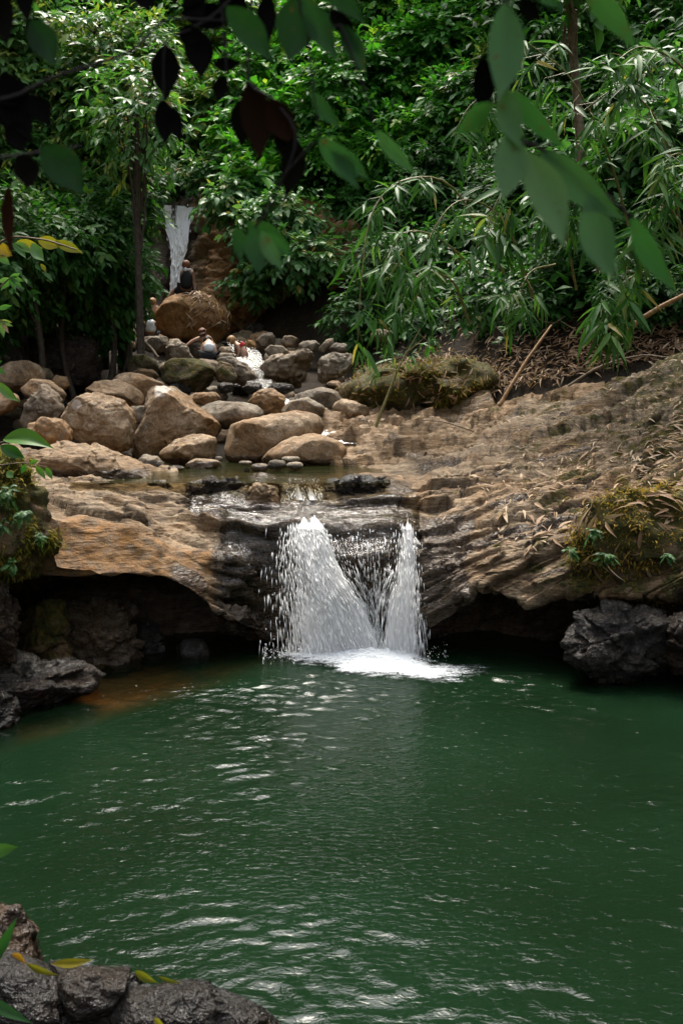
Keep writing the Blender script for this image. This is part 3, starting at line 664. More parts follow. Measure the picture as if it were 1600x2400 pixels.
# far fall
DEF = [(470, 31.2), (486, 30.4), (560, 29.7), (620, 29.3), (700, 28.9)]
fall('waterfall', [(372, 480), (382, 520), (398, 570), (402, 620), (396, 712)], [(458, 484), (446, 520), (440, 570), (430, 620), (424, 712)],
     lambda s, t: .78 + .5 * sstep(.2, .55, t) - .35 * np.exp(-((s - .45) / .13) ** 2) * (1 - sstep(.25, .45, t)) + .12 * np.sin(s * 14),
     500, lambda s, t: .3 + .7 * t, .2, .016, .06, 33, DEF, scale=(.75, 1.4))
# stream between the far boulders
pth = curve([P(560, 800, 25.2), P(585, 840, 23.5), P(600, 870, 22), P(612, 905, 20), P(640, 935, 18.7), P(700, 985, 17.6), P(800, 1040, 16.2)], 40)
wd = np.interp(np.arange(40), [0, 12, 25, 39], [.32, .28, .22, .4]); s = np.linspace(-1, 1, 12)
W = pth[None] + s[:, None, None] * wd[None, :, None] * np.array([1, .25, 0]) + .05 * fbm(pth[None] * 3 + s[:, None, None], 3)[..., None]
o = W.reshape(-1, 3).mean(0)
put('stream_water', mesh('stream_water', W.reshape(-1, 3) - o, grid_faces(12, 40), M['film'], {'s': (s[:, None] + 0 * W[..., 0]).ravel(), 't': (np.arange(40)[None] * .3 + 0 * W[..., 0]).ravel(), 'foam': (.30 + 0 * W[..., 0]).ravel()}), None, o, kind='structure')

# ------------------------------------------------------------------ boulders
def icosphere(n):
    t = (1 + 5 ** .5) / 2
    v = [(-1, t, 0), (1, t, 0), (-1, -t, 0), (1, -t, 0), (0, -1, t), (0, 1, t), (0, -1, -t), (0, 1, -t), (t, 0, -1), (t, 0, 1), (-t, 0, -1), (-t, 0, 1)]
    f = [(0, 11, 5), (0, 5, 1), (0, 1, 7), (0, 7, 10), (0, 10, 11), (1, 5, 9), (5, 11, 4), (11, 10, 2), (10, 7, 6), (7, 1, 8), (3, 9, 4), (3, 4, 2), (3, 2, 6), (3, 6, 8), (3, 8, 9), (4, 9, 5), (2, 4, 11), (6, 2, 10), (8, 6, 7), (9, 8, 1)]
    V = [np.array(a) / np.linalg.norm(a) for a in v]
    for _ in range(n):
        c = {}; nf = []
        def mid(a, b):
            k = (min(a, b), max(a, b))
            if k not in c:
                m = V[a] + V[b]; V.append(m / np.linalg.norm(m)); c[k] = len(V) - 1
            return c[k]
        for a, b_, d in f:
            x, y, z = mid(a, b_), mid(b_, d), mid(d, a); nf += [(a, x, z), (b_, y, x), (d, z, y), (x, y, z)]
        f = nf
    return np.array(V), np.array(f)
ICO = {n: icosphere(n) for n in (2, 3, 4, 5)}
def pts_box(x0, y0, x1, y1):
    """an uneven stone outline inside a pixel box"""
    cx, cy, a, b_ = (x0 + x1) / 2, (y0 + y1) / 2, (x1 - x0) / 2, (y1 - y0) / 2
    th = np.linspace(0, 2 * math.pi, 9)[:-1] + random.uniform(0, .7)
    return [(cx + a * math.copysign(abs(math.cos(t)) ** .75, math.cos(t)) * random.uniform(.9, 1.04), cy + b_ * math.copysign(abs(math.sin(t)) ** .75, math.sin(t)) * random.uniform(.9, 1.04)) for t in th]
ROCKS = []
def boulder(outline, Y, label, mat='boulder', name='boulder', depth=.8, lvl=4, rough=1.0, facets=5, moss=0.0, wet=0.0, ochre=0.0, cat='boulder', group=None, blocky=.78, sink=0.25, frac=0.0, pale=None):
    """a stone whose silhouette follows a measured outline; depth = front-to-back size over its width"""
    r = np.random.default_rng(abs(hash((round(outline[0][0]), round(outline[0][1]), len(label)))) % 99991)
    W = np.array([P(a, b_, Y) for a, b_ in outline])
    x0, x1, z0, z1 = W[:, 0].min(), W[:, 0].max(), W[:, 2].min(), W[:, 2].max()
    c = np.array([(x0 + x1) / 2, Y, (z0 + z1) / 2])
    ang = np.arctan2(W[:, 2] - c[2], W[:, 0] - c[0]); rad = np.hypot(W[:, 2] - c[2], W[:, 0] - c[0])
    k = np.argsort(ang); ang, rad = ang[k], rad[k]
    # straight sides between the outline points, then softened
    A = np.linspace(-math.pi, math.pi, 361)
    pa = np.concatenate([ang - 2 * math.pi, ang, ang + 2 * math.pi]); pr = np.concatenate([rad] * 3)
    px_, pz_ = np.cos(pa) * pr, np.sin(pa) * pr
    R = np.empty(361)
    for n_, a in enumerate(A):
        i = np.searchsorted(pa, a); ax, az, bx, bz = px_[i - 1], pz_[i - 1], px_[i], pz_[i]
        d = np.array([math.cos(a), math.sin(a)]); e = np.array([bx - ax, bz - az]); den = d[0] * e[1] - d[1] * e[0]
        R[n_] = (ax * e[1] - az * e[0]) / den if abs(den) > 1e-6 else pr[i]
    R = R.clip(rad.min() * .5, rad.max() * 1.1)
    for _ in range(60): R = .25 * np.roll(R, 1) + .5 * R + .25 * np.roll(R, -1)
    S, F = ICO[lvl]
    rho = np.hypot(S[:, 0], S[:, 2]); a = np.arctan2(S[:, 2], S[:, 0]); Ra = np.interp(a, A, R)
    dep = depth * (x1 - x0) / 2
    V = np.stack([np.cos(a) * Ra * rho ** blocky, np.sign(S[:, 1]) * np.abs(S[:, 1]) ** .85 * dep, np.sin(a) * Ra * rho ** blocky], -1)
    size = max(x1 - x0, z1 - z0)
    # flat breaks on the faces turned to the viewer and the top
    for _ in range(facets):
        n_ = r.normal(size=3); n_[1] = -abs(n_[1]) - .5; n_ /= np.linalg.norm(n_)
        d = V @ n_; lim = d.max() * r.uniform(.74, .92); ov = np.maximum(0, d - lim)
        V = V - n_ * (ov * .86)[:, None]
    q = V / size
    nz = .05 * fbm(q * 3.2 + r.random(3) * 50, 4) + .016 * fbm(q * 10 + 5, 3) + .03 * (np.abs(fbm(q * 2.2 + r.random(3) * 30, 3)) - .2)
    nrm = V / (np.linalg.norm(V, axis=1)[:, None] + 1e-9)
    V = V + nrm * (nz * size * rough)[:, None]
    if frac:
        F1, F2, rd, ti = worley(V / size * np.array([4.2, 4.2, 5.5]) + r.random(3) * 20 + .35 * fbm(q * 3, 2)[:, None]); G1, G2, rd2, ti2 = worley(V / size * 11 + r.random(3) * 20)
        V = V + nrm * (size * frac * (.10 * (rd - .5) * sstep(0, .08, F2 - F1) + .10 * ti - .05 * (1 - sstep(0, .1, F2 - F1)) + .03 * (rd2 - .5) + .03 * ti2))[:, None]
    # reach down a little so that it sits in the ground
    lo = V[:, 2] < (z0 - c[2]) * .55
    V[lo, 2] = (z0 - c[2]) * .55 + (V[lo, 2] - (z0 - c[2]) * .55) * (1 + sink)
    b0 = np.array([0, 0, V[:, 2].min()])
    up = np.clip(nrm[:, 2] * .8 + .2, 0, 1)
    at = {'moss': moss * (.35 + .65 * up), 'wet': np.full(len(V), wet), 'ochre': np.full(len(V), ochre) * (1 - .5 * up)}
    wz = V[:, 2] + c[2]; lvl_ = 1.84 if 12.5 < Y < 16.6 else 0.0 if Y < 12 else -9
    at['wet'] = np.maximum(at['wet'], .95 * (1 - sstep(lvl_ + .02, lvl_ + .16, wz + .05 * fbm(V * 4, 2))))
    if pale:
        pc = P(pale[0], pale[1], Y); at['pale'] = sstep(-.12, .1, (1 - np.hypot(V[:, 0] + c[0] - pc[0], V[:, 2] + c[2] - pc[2]) / pale[2]) + .6 * fbm(V * 9, 3)) * (V[:, 1] < 0)
    ROCKS.append((c, size))
    ob = put(name, mesh(name, V - b0, F, M[mat], at), None, c + b0, label, cat, group)
    return ob, (V + c), nrm
def c4(pts): return [(a * .5421, 780 + b_ * .5421) for a, b_ in pts]
def c3(pts): return [(300 + a * .38265, 440 + b_ * .38265) for a, b_ in pts]

B = [
 (c4([(940, 440), (960, 400), (1100, 365), (1290, 340), (1370, 365), (1395, 410), (1390, 450), (1250, 500), (1120, 555), (1000, 552), (945, 510)]), 16.4, 'large smooth tan boulder lying lengthwise at the back of the upper pool', 'boulder', dict(depth=.6, facets=3)),
 (c4([(1105, 560), (1170, 510), (1260, 450), (1330, 435), (1430, 445), (1495, 480), (1510, 520), (1495, 560), (1400, 578), (1200, 575)]), 15.75, 'rounded tan boulder with ochre foot at the water edge, in front of the long boulder', 'boulder', dict(depth=.65, facets=2, ochre=.5)),
 (c4([(690, 515), (760, 465), (850, 440), (930, 455), (938, 500), (930, 545), (820, 562), (720, 562)]), 15.6, 'small wedge shaped brown boulder beside the left end of the long boulder', 'boulder', dict(frac=0.3, depth=.7, ochre=.3)),
 (c4([(640, 300), (650, 245), (740, 230), (830, 300), (970, 405), (935, 460), (800, 470), (660, 530), (590, 540), (575, 480), (620, 390)]), 16.9, 'big angular pinkish boulder with pointed top and dark undercut', 'boulder', dict(frac=.18, lvl=5, pale=(385, 915, .12), depth=.8, facets=9, blocky=.62)),
 (c4([(270, 370), (290, 310), (340, 262), (430, 262), (530, 290), (585, 350), (580, 430), (575, 500), (480, 508), (390, 485), (310, 450)]), 16.1, 'big rounded brown boulder with a white lichen patch', 'boulder', dict(pale=(190, 948, .09), lvl=5, frac=0.2, depth=.8, facets=5)),
 (c4([(90, 390), (120, 290), (180, 220), (240, 250), (280, 320), (265, 380), (180, 390), (110, 415)]), 16.6, 'grey pointed boulder left of the lichen boulder', 'grey_boulder', dict(frac=0.4, facets=6)),
 (c4([(108, 440), (130, 390), (200, 365), (270, 375), (310, 420), (312, 475), (220, 487), (120, 475)]), 15.3, 'small round ochre boulder with rough skin in front of the grey pointed one', 'boulder', dict(ochre=.9, moss=.25, rough=1.8)),
 (c4([(-60, 190), (60, 125), (130, 118), (180, 150), (205, 190), (150, 235), (60, 250), (-60, 240)]), 18.6, 'tan boulder with mossy crown at the left edge of the picture', 'boulder', dict(moss=.3)),
 (c4([(-90, 260), (50, 250), (90, 290), (60, 335), (-40, 370), (-100, 350)]), 16.6, 'smooth brown boulder cut by the left picture edge, below the mossy crowned one', 'boulder', dict(ochre=.3)),
 (c4([(360, 255), (420, 210), (520, 205), (590, 240), (625, 280), (620, 320), (530, 320), (430, 285)]), 18.0, 'tan boulder with ochre right flank behind the lichen boulder', 'boulder', dict(ochre=.35)),
 (c4([(480, 215), (510, 180), (580, 172), (660, 195), (720, 230), (690, 262), (640, 300), (590, 270)]), 18.8, 'low tan boulder with rounded back above the angular boulder', 'boulder', {}),
 (c4([(692, 180), (720, 130), (780, 108), (880, 118), (930, 150), (930, 200), (900, 245), (800, 240), (710, 215)]), 20.2, 'dark green mossy boulder in the middle of the stream bed', 'mossy', dict(moss=.45, rough=1.3)),
 (c4([(925, 175), (950, 120), (1000, 135), (1030, 190), (1010, 225), (940, 210)]), 20.5, 'mossy grey boulder right of the dark green one', 'mossy', dict(moss=.2)),
 (c4([(940, 120), (1000, 100), (1060, 130), (1110, 180), (1120, 225), (1050, 230), (1000, 190)]), 21.0, 'pale grey slab shaped boulder below the crouching swimmer', 'grey_boulder', dict(frac=0.4, facets=6)),
 (c4([(840, 330), (920, 300), (1050, 300), (1130, 330), (1150, 365), (1060, 395), (970, 415), (900, 390)]), 17.4, 'broad smooth grey brown boulder behind the long boulder', 'grey_boulder', dict(facets=2)),
 (c4([(1065, 300), (1110, 255), (1170, 238), (1230, 270), (1235, 330), (1180, 365), (1130, 345)]), 17.8, 'upright ochre boulder between two grey boulders', 'boulder', dict(frac=0.35, ochre=.8)),
 (c4([(1240, 330), (1290, 260), (1380, 235), (1450, 250), (1480, 290), (1470, 335), (1350, 355), (1260, 355)]), 18.0, 'large grey domed boulder at the foot of the right bank', 'grey_boulder', dict(facets=3)),
 (c4([(1205, 345), (1250, 295), (1330, 280), (1410, 320), (1400, 355), (1300, 360)]), 17.3, 'low dark grey boulder in front of the grey dome', 'grey_boulder', dict(facets=3)),
 (c4([(1120, 150), (1180, 100), (1260, 90), (1320, 68), (1350, 90), (1350, 140), (1300, 205), (1240, 200), (1160, 200)]), 21.4, 'wavy topped grey boulder with dark underside beside the far stream', 'grey_boulder', dict(frac=0.5, facets=7)),
 (c4([(1370, 190), (1380, 110), (1440, 88), (1520, 95), (1535, 130), (1470, 185), (1390, 220)]), 20.4, 'grey boulder with yellow moss at the edge of the right bank', 'grey_boulder', dict(frac=0.5, moss=.4, facets=6)),
 (c4([(790, 300), (840, 260), (930, 255), (965, 290), (900, 315)]), 18.4, 'flat pinkish stone behind the angular boulder', 'boulder', {}),
 (c4([(95, 240), (140, 200), (220, 205), (285, 260), (270, 300), (190, 290), (110, 275)]), 17.5, 'brown boulder behind the grey pointed one', 'boulder', dict(ochre=.4, moss=.15)),
 (c4([(545, 340), (570, 315), (630, 318), (640, 370), (610, 398), (560, 380)]), 16.9, 'small pale stone wedged between the lichen boulder and the angular boulder', 'grey_boulder', dict(lvl=3)),
 (c4([(590, 560), (620, 525), (680, 535), (720, 580), (700, 600), (620, 595)]), 15.0, 'small grey brown stone at the left end of the upper pool', 'grey_boulder', dict(lvl=3)),
 (c4([(790, 572), (850, 543), (930, 550), (965, 572), (900, 588), (820, 588)]), 14.9, 'flat brown stone awash in the upper pool', 'boulder', dict(lvl=3, wet=.2)),
 (c4([(60, 640), (130, 540), (200, 495), (400, 485), (520, 520), (620, 590), (690, 640), (765, 705), (640, 720), (400, 700), (180, 690), (80, 690)]), 13.5, 'hump of tan bedrock with flaking crust on top of the left ledge', 'bedrock', dict(frac=.3, lvl=5, depth=.55, facets=4, rough=1.2, ochre=.45)),
 (c4([(620, 690), (650, 640), (720, 640), (760, 690), (740, 720), (650, 725)]), 12.7, 'small cracked block at the right foot of the bedrock hump', 'bedrock', dict(frac=.8, lvl=4)),
 (c4([(590, 720), (660, 690), (760, 695), (800, 740), (700, 755), (620, 750)]), 12.4, 'flat cracked block on the left ledge just above the film of water', 'bedrock', dict(frac=.8, lvl=4)),
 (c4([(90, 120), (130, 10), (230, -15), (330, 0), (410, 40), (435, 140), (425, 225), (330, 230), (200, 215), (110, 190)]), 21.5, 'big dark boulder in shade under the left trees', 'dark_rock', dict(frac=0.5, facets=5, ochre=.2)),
 (c4([(215, 215), (240, 182), (290, 190), (305, 235), (270, 255)]), 18.7, 'small ochre stone behind the brown boulder on the left', 'boulder', dict(lvl=3, ochre=.8)),
 (c4([(165, 200), (185, 150), (215, 155), (235, 190), (215, 215)]), 19.2, 'small mossy stone beside the mossy crowned boulder', 'mossy', dict(lvl=3)),
 (c3([(160, 770), (230, 690), (330, 645), (420, 655), (520, 690), (590, 760), (615, 850), (590, 910), (530, 945), (440, 925), (300, 930), (190, 880)]), 25.8, 'huge rounded mossy boulder below the upper waterfall, littered with dry leaves', 'ochre_rock', dict(moss=.3, facets=3, rough=.8, depth=.7, sink=.5)),
 (c3([(225, 1010), (250, 925), (310, 925), (370, 980), (400, 1050), (330, 1070), (240, 1060)]), 23.6, 'grey block in front of the huge mossy boulder', 'grey_boulder', dict(frac=0.4, facets=7)),
 (c3([(95, 960), (100, 910), (240, 908), (248, 980), (200, 1010), (110, 1000)]), 24.2, 'flat topped stone under the seated swimmer in white', 'grey_boulder', dict(facets=7)),
 (c3([(-10, 1080), (30, 1030), (110, 1020), (180, 1060), (190, 1120), (100, 1150), (10, 1140)]), 22.2, 'round mossy boulder beside the thin tree trunk', 'mossy', dict(moss=.4)),
 (c3([(550, 1010), (570, 975), (640, 970), (660, 1020), (620, 1045)]), 24.6, 'small pale block between the two groups of swimmers', 'grey_boulder', dict(lvl=3, facets=7)),
 (c3([(705, 960), (735, 930), (775, 940), (785, 980), (740, 995)]), 24.8, 'small dark brown stone beside the swimmer in red', 'ochre_rock', dict(lvl=3)),
 (c3([(775, 940), (820, 900), (880, 880), (905, 930), (890, 975), (810, 975)]), 25.0, 'grey angular stone behind the far stream', 'grey_boulder', dict(lvl=3, facets=7)),
 (c3([(935, 950), (955, 905), (1010, 905), (1050, 930), (1030, 970), (960, 975)]), 24.6, 'grey brown far stone second from the dark bank hollow', 'grey_boulder', dict(lvl=3)),
 (c3([(1040, 965), (1070, 940), (1150, 938), (1190, 970), (1160, 1000), (1070, 1000)]), 24.0, 'low grey far stone behind the wavy boulder', 'grey_boulder', dict(lvl=3)),
 (c3([(830, 1000), (870, 965), (950, 970), (990, 1010), (940, 1030), (860, 1030)]), 23.5, 'flat grey stone above the wavy boulder', 'grey_boulder', dict(lvl=3)),
 (c3([(1160, 990), (1215, 930), (1260, 920), (1260, 960), (1200, 1010)]), 23.0, 'slanting pale stone near the hanging bamboo', 'grey_boulder', dict(lvl=3)),
 (c3([(1225, 990), (1270, 950), (1340, 955), (1340, 1005), (1270, 1015)]), 22.6, 'grey stone under the hanging bamboo tip', 'grey_boulder', dict(lvl=3)),
 (c3([(1480, 910), (1510, 868), (1570, 865), (1620, 890), (1600, 935), (1520, 945)]), 21.6, 'mossy ochre stone on the right bank behind the hanging bamboo', 'mossy', dict(lvl=3, moss=.2)),
 (c3([(225, 1240), (270, 1195), (350, 1195), (400, 1240), (370, 1270), (270, 1270)]), 20.0, 'dark greenish stone behind the low tan boulder', 'dark_rock', dict(lvl=3, moss=.4)),
 (c3([(10, 1140), (60, 1105), (150, 1115), (195, 1150), (150, 1190), (50, 1180)]), 21.2, 'low mossy stone in front of the round mossy boulder', 'mossy', dict(lvl=3)),
 (c3([(540, 1220), (580, 1190), (650, 1200), (640, 1250), (570, 1260)]), 19.6, 'dark wet stone on the left edge of the far stream', 'dark_rock', dict(lvl=3)),
 (c3([(690, 1230), (740, 1190), (820, 1200), (830, 1250), (740, 1265)]), 19.3, 'dark flat stone in the middle of the far stream', 'dark_rock', dict(lvl=3)),
 (c3([(850, 1220), (900, 1195), (1000, 1205), (1030, 1240), (960, 1265), (880, 1255)]), 19.5, 'low dark stone below the wavy boulder', 'dark_rock', dict(lvl=3)),
 ([(775, 955), (800, 935), (860, 950), (865, 975), (800, 990)], 17.6, 'flat brown stone at the left end of the layered shelf', 'boulder', dict(lvl=3)),
 ([(575, 1198), (584, 1150), (600, 1130), (640, 1138), (656, 1172), (650, 1202)], 12.3, 'brown dry hump standing in the cascade above the lip', 'bedrock', dict(frac=.6, lvl=4, ochre=.4)),
 ([(752, 1168), (760, 1130), (830, 1116), (900, 1124), (935, 1150), (925, 1180)], 12.65, 'black wet block right of the small white chute', 'dark_rock', dict(frac=.9, lvl=4, depth=.5)),
 ([(428, 1165), (440, 1135), (500, 1118), (560, 1128), (572, 1165), (500, 1190)], 12.5, 'black wet block left of the cascade hump', 'dark_rock', dict(frac=.9, lvl=4, depth=.5)),
 # lower pool, left
 ([(-80, 1380), (10, 1370), (35, 1440), (42, 1510), (20, 1560), (-80, 1580)], 9.4, 'dark mossy rock at the left edge beside the hollow', 'dark_rock', dict(frac=.8, lvl=5, moss=.55, ochre=.5)),
 ([(60, 1420), (90, 1400), (150, 1408), (165, 1470), (185, 1560), (150, 1600), (60, 1590)], 10.6, 'yellowish square block standing in the left hollow', 'mossy', dict(frac=.8, lvl=5, moss=.5, facets=8, ochre=.6)),
 ([(155, 1410), (230, 1402), (290, 1420), (320, 1470), (330, 1570), (250, 1590), (170, 1580)], 10.9, 'black fractured block beside the yellowish one in the left hollow', 'bedrock', dict(wet=.6, frac=.8, lvl=5, facets=8)),
 ([(320, 1480), (345, 1450), (380, 1490), (390, 1560), (330, 1575)], 11.2, 'small dark block at the right end of the hollow blocks', 'dark_rock', dict(frac=.8, lvl=4)),
 ([(410, 1520), (430, 1498), (475, 1500), (495, 1530), (470, 1565), (420, 1560)], 11.0, 'small wet black stone at the waterline under the left ledge', 'dark_rock', dict(lvl=3)),
 ([(-120, 1560), (0, 1545), (90, 1565), (170, 1560), (228, 1590), (215, 1625), (100, 1650), (-120, 1680)], 9.5, 'low wet rock shore glinting at the left waterline', 'dark_rock', dict(frac=.8, lvl=5, depth=.7, rough=1.4)),
 ([(-120, 1640), (0, 1620), (35, 1650), (42, 1700), (20, 1740), (-120, 1760)], 8.7, 'wet rock cut by the left edge below the rock shore', 'dark_rock', dict(frac=.8, lvl=5)),
 # lower pool, right
 ([(1325, 1500), (1350, 1450), (1420, 1430), (1500, 1425), (1555, 1440), (1575, 1500), (1560, 1570), (1450, 1600), (1350, 1570)], 9.95, 'knobbly grey rock standing in the water under the right slab', 'dark_rock', dict(frac=.8, lvl=5, facets=5, rough=2.0, depth=.6)),
 ([(1555, 1470), (1600, 1435), (1700, 1440), (1720, 1560), (1640, 1600), (1570, 1570)], 9.7, 'brown rock in the water at the right picture edge', 'dark_rock', dict(frac=.8, lvl=5, ochre=.3, rough=1.5)),
 # near the camera
 ([(-320, 2310), (-60, 2272), (60, 2268), (230, 2298), (360, 2322), (470, 2316), (540, 2338), (640, 2390), (690, 2450), (560, 2570), (-320, 2610)], 3.75, 'wet dark foreground rock with yellow green leaves on it', 'near_rock', dict(frac=.4, lvl=5, depth=.2, rough=1.1, facets=3)),
 ([(-120, 2200), (-40, 2140), (30, 2135), (75, 2180), (92, 2260), (60, 2330), (-120, 2340)], 3.95, 'dark rounded rock in the lower left corner', 'near_rock', dict(frac=.4, lvl=5)),
]
surf = {}
for i, (ol, Y, lab, mt, kw) in enumerate(B):
    surf[lab] = boulder(ol, Y, lab, mt, **kw)
# pebbles in the upper pool
for k, (bx, lab) in enumerate([((1080, 562, 1165, 602), 'pale grey pebble leftmost of the group in the upper pool'), ((1155, 547, 1240, 594), 'larger grey pebble in the middle of the group in the upper pool'),
    ((1235, 557, 1315, 594), 'flat grey pebble rightmost of the group in the upper pool'), ((1215, 533, 1300, 562), 'pale pebble resting on top of the group in the upper pool'),
    ((1030, 552, 1090, 572), 'small white pebble at the foot of the long boulder'), ((930, 533, 965, 556), 'small pebble between the wedge boulder and the long boulder'),
    ((1055, 584, 1080, 601), 'tiny pale pebble beside the pebble group'), ((720, 572, 800, 598), 'flat pale pebble near the left end of the upper pool')]):
    Yp = 14.3 if bx[1] > 540 else 14.6
    boulder(c4(pts_box(*bx)), Yp + (.5 if k in (3, 5) else 0) - (.02 if k == 3 else 0), lab, 'grey_boulder', 'pebble', depth=.8, lvl=3, facets=0, cat='pebble', group='pebbles in the upper pool', rough=.5)
# bulges that carry moss
moss_l = boulder([(-160, 1060), (20, 1078), (66, 1100), (98, 1165), (130, 1235), (132, 1320), (60, 1345), (-160, 1345)], 9.7, 'mossy hump with hanging fringe at the left edge of the ledge', 'mossy', 'moss_mound', depth=.55, moss=.5, cat='moss', facets=3, frac=.6, rough=1.5, ochre=.6)
moss_r = boulder([(1330, 1250), (1390, 1180), (1470, 1150), (1600, 1165), (1700, 1200), (1720, 1320), (1600, 1395), (1500, 1395), (1400, 1365), (1340, 1330)], 10.45, 'golden brown moss cushion hanging from the right slab', 'mossy', 'moss_mound', depth=.3, moss=.6, cat='moss', facets=3, frac=.6, rough=1.6)
moss_b = boulder([(775, 955), (808, 905), (870, 872), (960, 852), (1060, 846), (1160, 858), (1200, 895), (1060, 950), (900, 985)], 19.2, 'leaf strewn yellow green mossy bank behind the layered shelf', 'mossy', 'moss_mound', depth=1.1, moss=.7, cat='moss', facets=2, sink=1.2, frac=.5, rough=1.6)
# loose stones that fill the stream bed
fr = np.random.default_rng(11); n_f = 0
while n_f < 135:
    y = fr.uniform(16.4, 27.5); x = fr.uniform(np.interp(y, _Y, _XL) - .6, np.interp(y, _Y, _XR) + .3); s = fr.uniform(.10, .32) * (1.3 if y > 20 else 1)
    z = float(terrain_z(x, y))
    a, b_ = proj(np.array([x, y, z]))
    if not (-60 < a < 900): continue
    hw = s * FPX / y; hh = hw * fr.uniform(.5, .85)
    mt = ['boulder', 'grey_boulder', 'grey_boulder', 'mossy', 'dark_rock'][fr.integers(5)]
    boulder(pts_box(a - hw, b_ - hh * 1.4, a + hw, b_ + hh * .6), y, 'small loose %s stone filling gaps between the %s stream boulders' % ({'boulder': 'tan', 'grey_boulder': 'grey', 'mossy': 'mossy', 'dark_rock': 'dark'}[mt], 'nearer' if y < 19.5 else 'middle' if y < 23.5 else 'farthest'), mt, 'loose_stone', lvl=3 if s > .2 else 2, facets=4, cat='stone', group='loose stones in the stream bed', depth=.9)
    n_f += 1

# ------------------------------------------------------------------ leaves
def leaf_tmpl(n, wmax, peak=.4, fold=.12, droop=.18, taper=1.0):
    """leaf of unit length along +x, normal +z; n cross rows"""
    V = [(0, 0, 0)]
    for k in range(1, n + 1):
        t = k / (n + 1); w_ = .5 * wmax * (math.sin(math.pi * t ** (math.log(.5) / math.log(peak))) ** taper); z = -droop * t * t
        V += [(t, w_, z + fold * w_), (t, 0, z), (t, -w_, z + fold * w_)]
    V.append((1, 0, -droop)); F = [(0, 2, 1), (0, 3, 2)]
    for k in range(n - 1):
        a = 1 + 3 * k; F += [(a, a + 1, a + 4), (a, a + 4, a + 3), (a + 1, a + 2, a + 5), (a + 1, a + 5, a + 4)]
    a = 1 + 3 * (n - 1); e = 3 * n + 1; F += [(a, a + 1, e), (a + 1, a + 2, e)]
    return np.array(V, float), np.array(F)
SPEC = {  # width/length, widest point, leaves per twig, twig length, leaf length
 'pointed': dict(w=.36, peak=.42, per=8, twig=.42, ln=.20, mat='pointed', droop=.22),
 'small': dict(w=.55, peak=.45, per=11, twig=.42, ln=.125, mat='small', droop=.12),
 'broad': dict(w=.52, peak=.42, per=7, twig=.5, ln=.24, mat='broad', droop=.2),
 'shade': dict(w=.42, peak=.42, per=7, twig=.42, ln=.20, mat='dark', droop=.2),
 'bamboo': dict(w=.135, peak=.32, per=7, twig=.2, ln=.33, mat='bamboo', droop=.2),
}
TM = {k: leaf_tmpl(2, s['w'], s['peak'], .35, s['droop']) for k, s in SPEC.items()}
TM1 = {k: leaf_tmpl(1, s['w'], s['peak'], .35, s['droop']) for k, s in SPEC.items()}
TMH = {k: leaf_tmpl(5, s['w'], s['peak'], .35, s['droop']) for k, s in SPEC.items()}
TINTS = [.1, .3, .45, .6, .75, .9, 1.0]
LM = {}
def leaf_mesh(sp, ti):
    k = (sp, ti)
    if k not in LM:
        V, F = TMH[sp]; LM[k] = mesh('leaf', V, F, LEAF[SPEC[sp]['mat']], {'tint': np.full(len(V), TINTS[ti])})
    return LM[k]
def unit(a): return a / (np.linalg.norm(a, axis=-1)[..., None] + 1e-9)
def frames(ax, up, ln, wd):
    """leaf matrices: columns are length axis, width axis, normal"""
    ax = unit(ax); sd = unit(np.cross(up, ax)); nm = np.cross(ax, sd)
    return np.stack([ax * ln[:, None], sd * wd[:, None], nm * ln[:, None]], -1)
def sprays(r, p, o, sp, lnf=1.0, droop=.35, tsh=0.0):
    """twigs with leaves: p start points, o directions"""
    s = SPEC[sp]; n = len(p); m = s['per']
    d = unit(o + r.normal(size=o.shape) * .35 + np.array([0, 0, -droop]))
    side = unit(np.cross(d, np.array([0, 0, 1.]) + r.normal(size=d.shape) * .25))
    t = (np.arange(m) + .6) / m; L = s['twig'] * lnf * r.uniform(.7, 1.3, n)
    pos = p[:, None] + d[:, None] * (t[None] * L[:, None])[..., None] + np.array([0, 0, -.25]) * ((t ** 2)[None] * L[:, None])[..., None]
    sg = np.where(np.arange(m) % 2, 1., -1.)[None, :, None]
    ax = d[:, None] * (.35 + .7 * t)[None, :, None] + side[:, None] * sg * (1.0 - .55 * t)[None, :, None] + r.normal(size=(n, m, 3)) * .25 + np.array([0, 0, -.3])
    up = np.array([0, -.25, 1.]) + r.normal(size=(n, m, 3)) * .38 + .3 * d[:, None]
    ln = s['ln'] * lnf * np.exp(r.normal(0, .22, (n, m)))
    tint = np.clip(r.normal({'pointed': .58, 'small': .5, 'bamboo': .38}.get(sp, .45) + tsh, .2, (n, 1)) + r.normal(0, .13, (n, m)), 0, .93); tint = np.where(r.random((n, m)) < .012, 1.0, tint)
    R = frames(ax.reshape(-1, 3), up.reshape(-1, 3), ln.ravel(), ln.ravel())
    return pos.reshape(-1, 3), R, tint.ravel()
def leaves_mesh(name, sp, pos, R, tint, org, mat=None, lod=0):
    V, F = (TM1 if lod else TM)[sp]; W = np.einsum('nij,kj->nki', R, V) + (pos - org)[:, None]
    Fa = F[None] + len(V) * np.arange(len(pos))[:, None, None]
    return mesh(name, W.reshape(-1, 3), Fa.reshape(-1, 3), mat or LEAF[SPEC[sp]['mat']], {'tint': np.repeat(tint, len(V))})
def leaf_parts(sp, pos, R, tint, org, parent, keep):
    for k in keep:
        m4 = Matrix.Identity(4)
        for a in range(3):
            for c in range(3): m4[a][c] = R[k][a][c]
            m4[a][3] = pos[k][a] - org[a]
        ti = int(np.argmin([abs(v - tint[k]) for v in TINTS]))
        o = bpy.data.objects.new('leaf', leaf_mesh(sp, ti)); SC.collection.objects.link(o); o.parent = parent; o.matrix_basis = m4
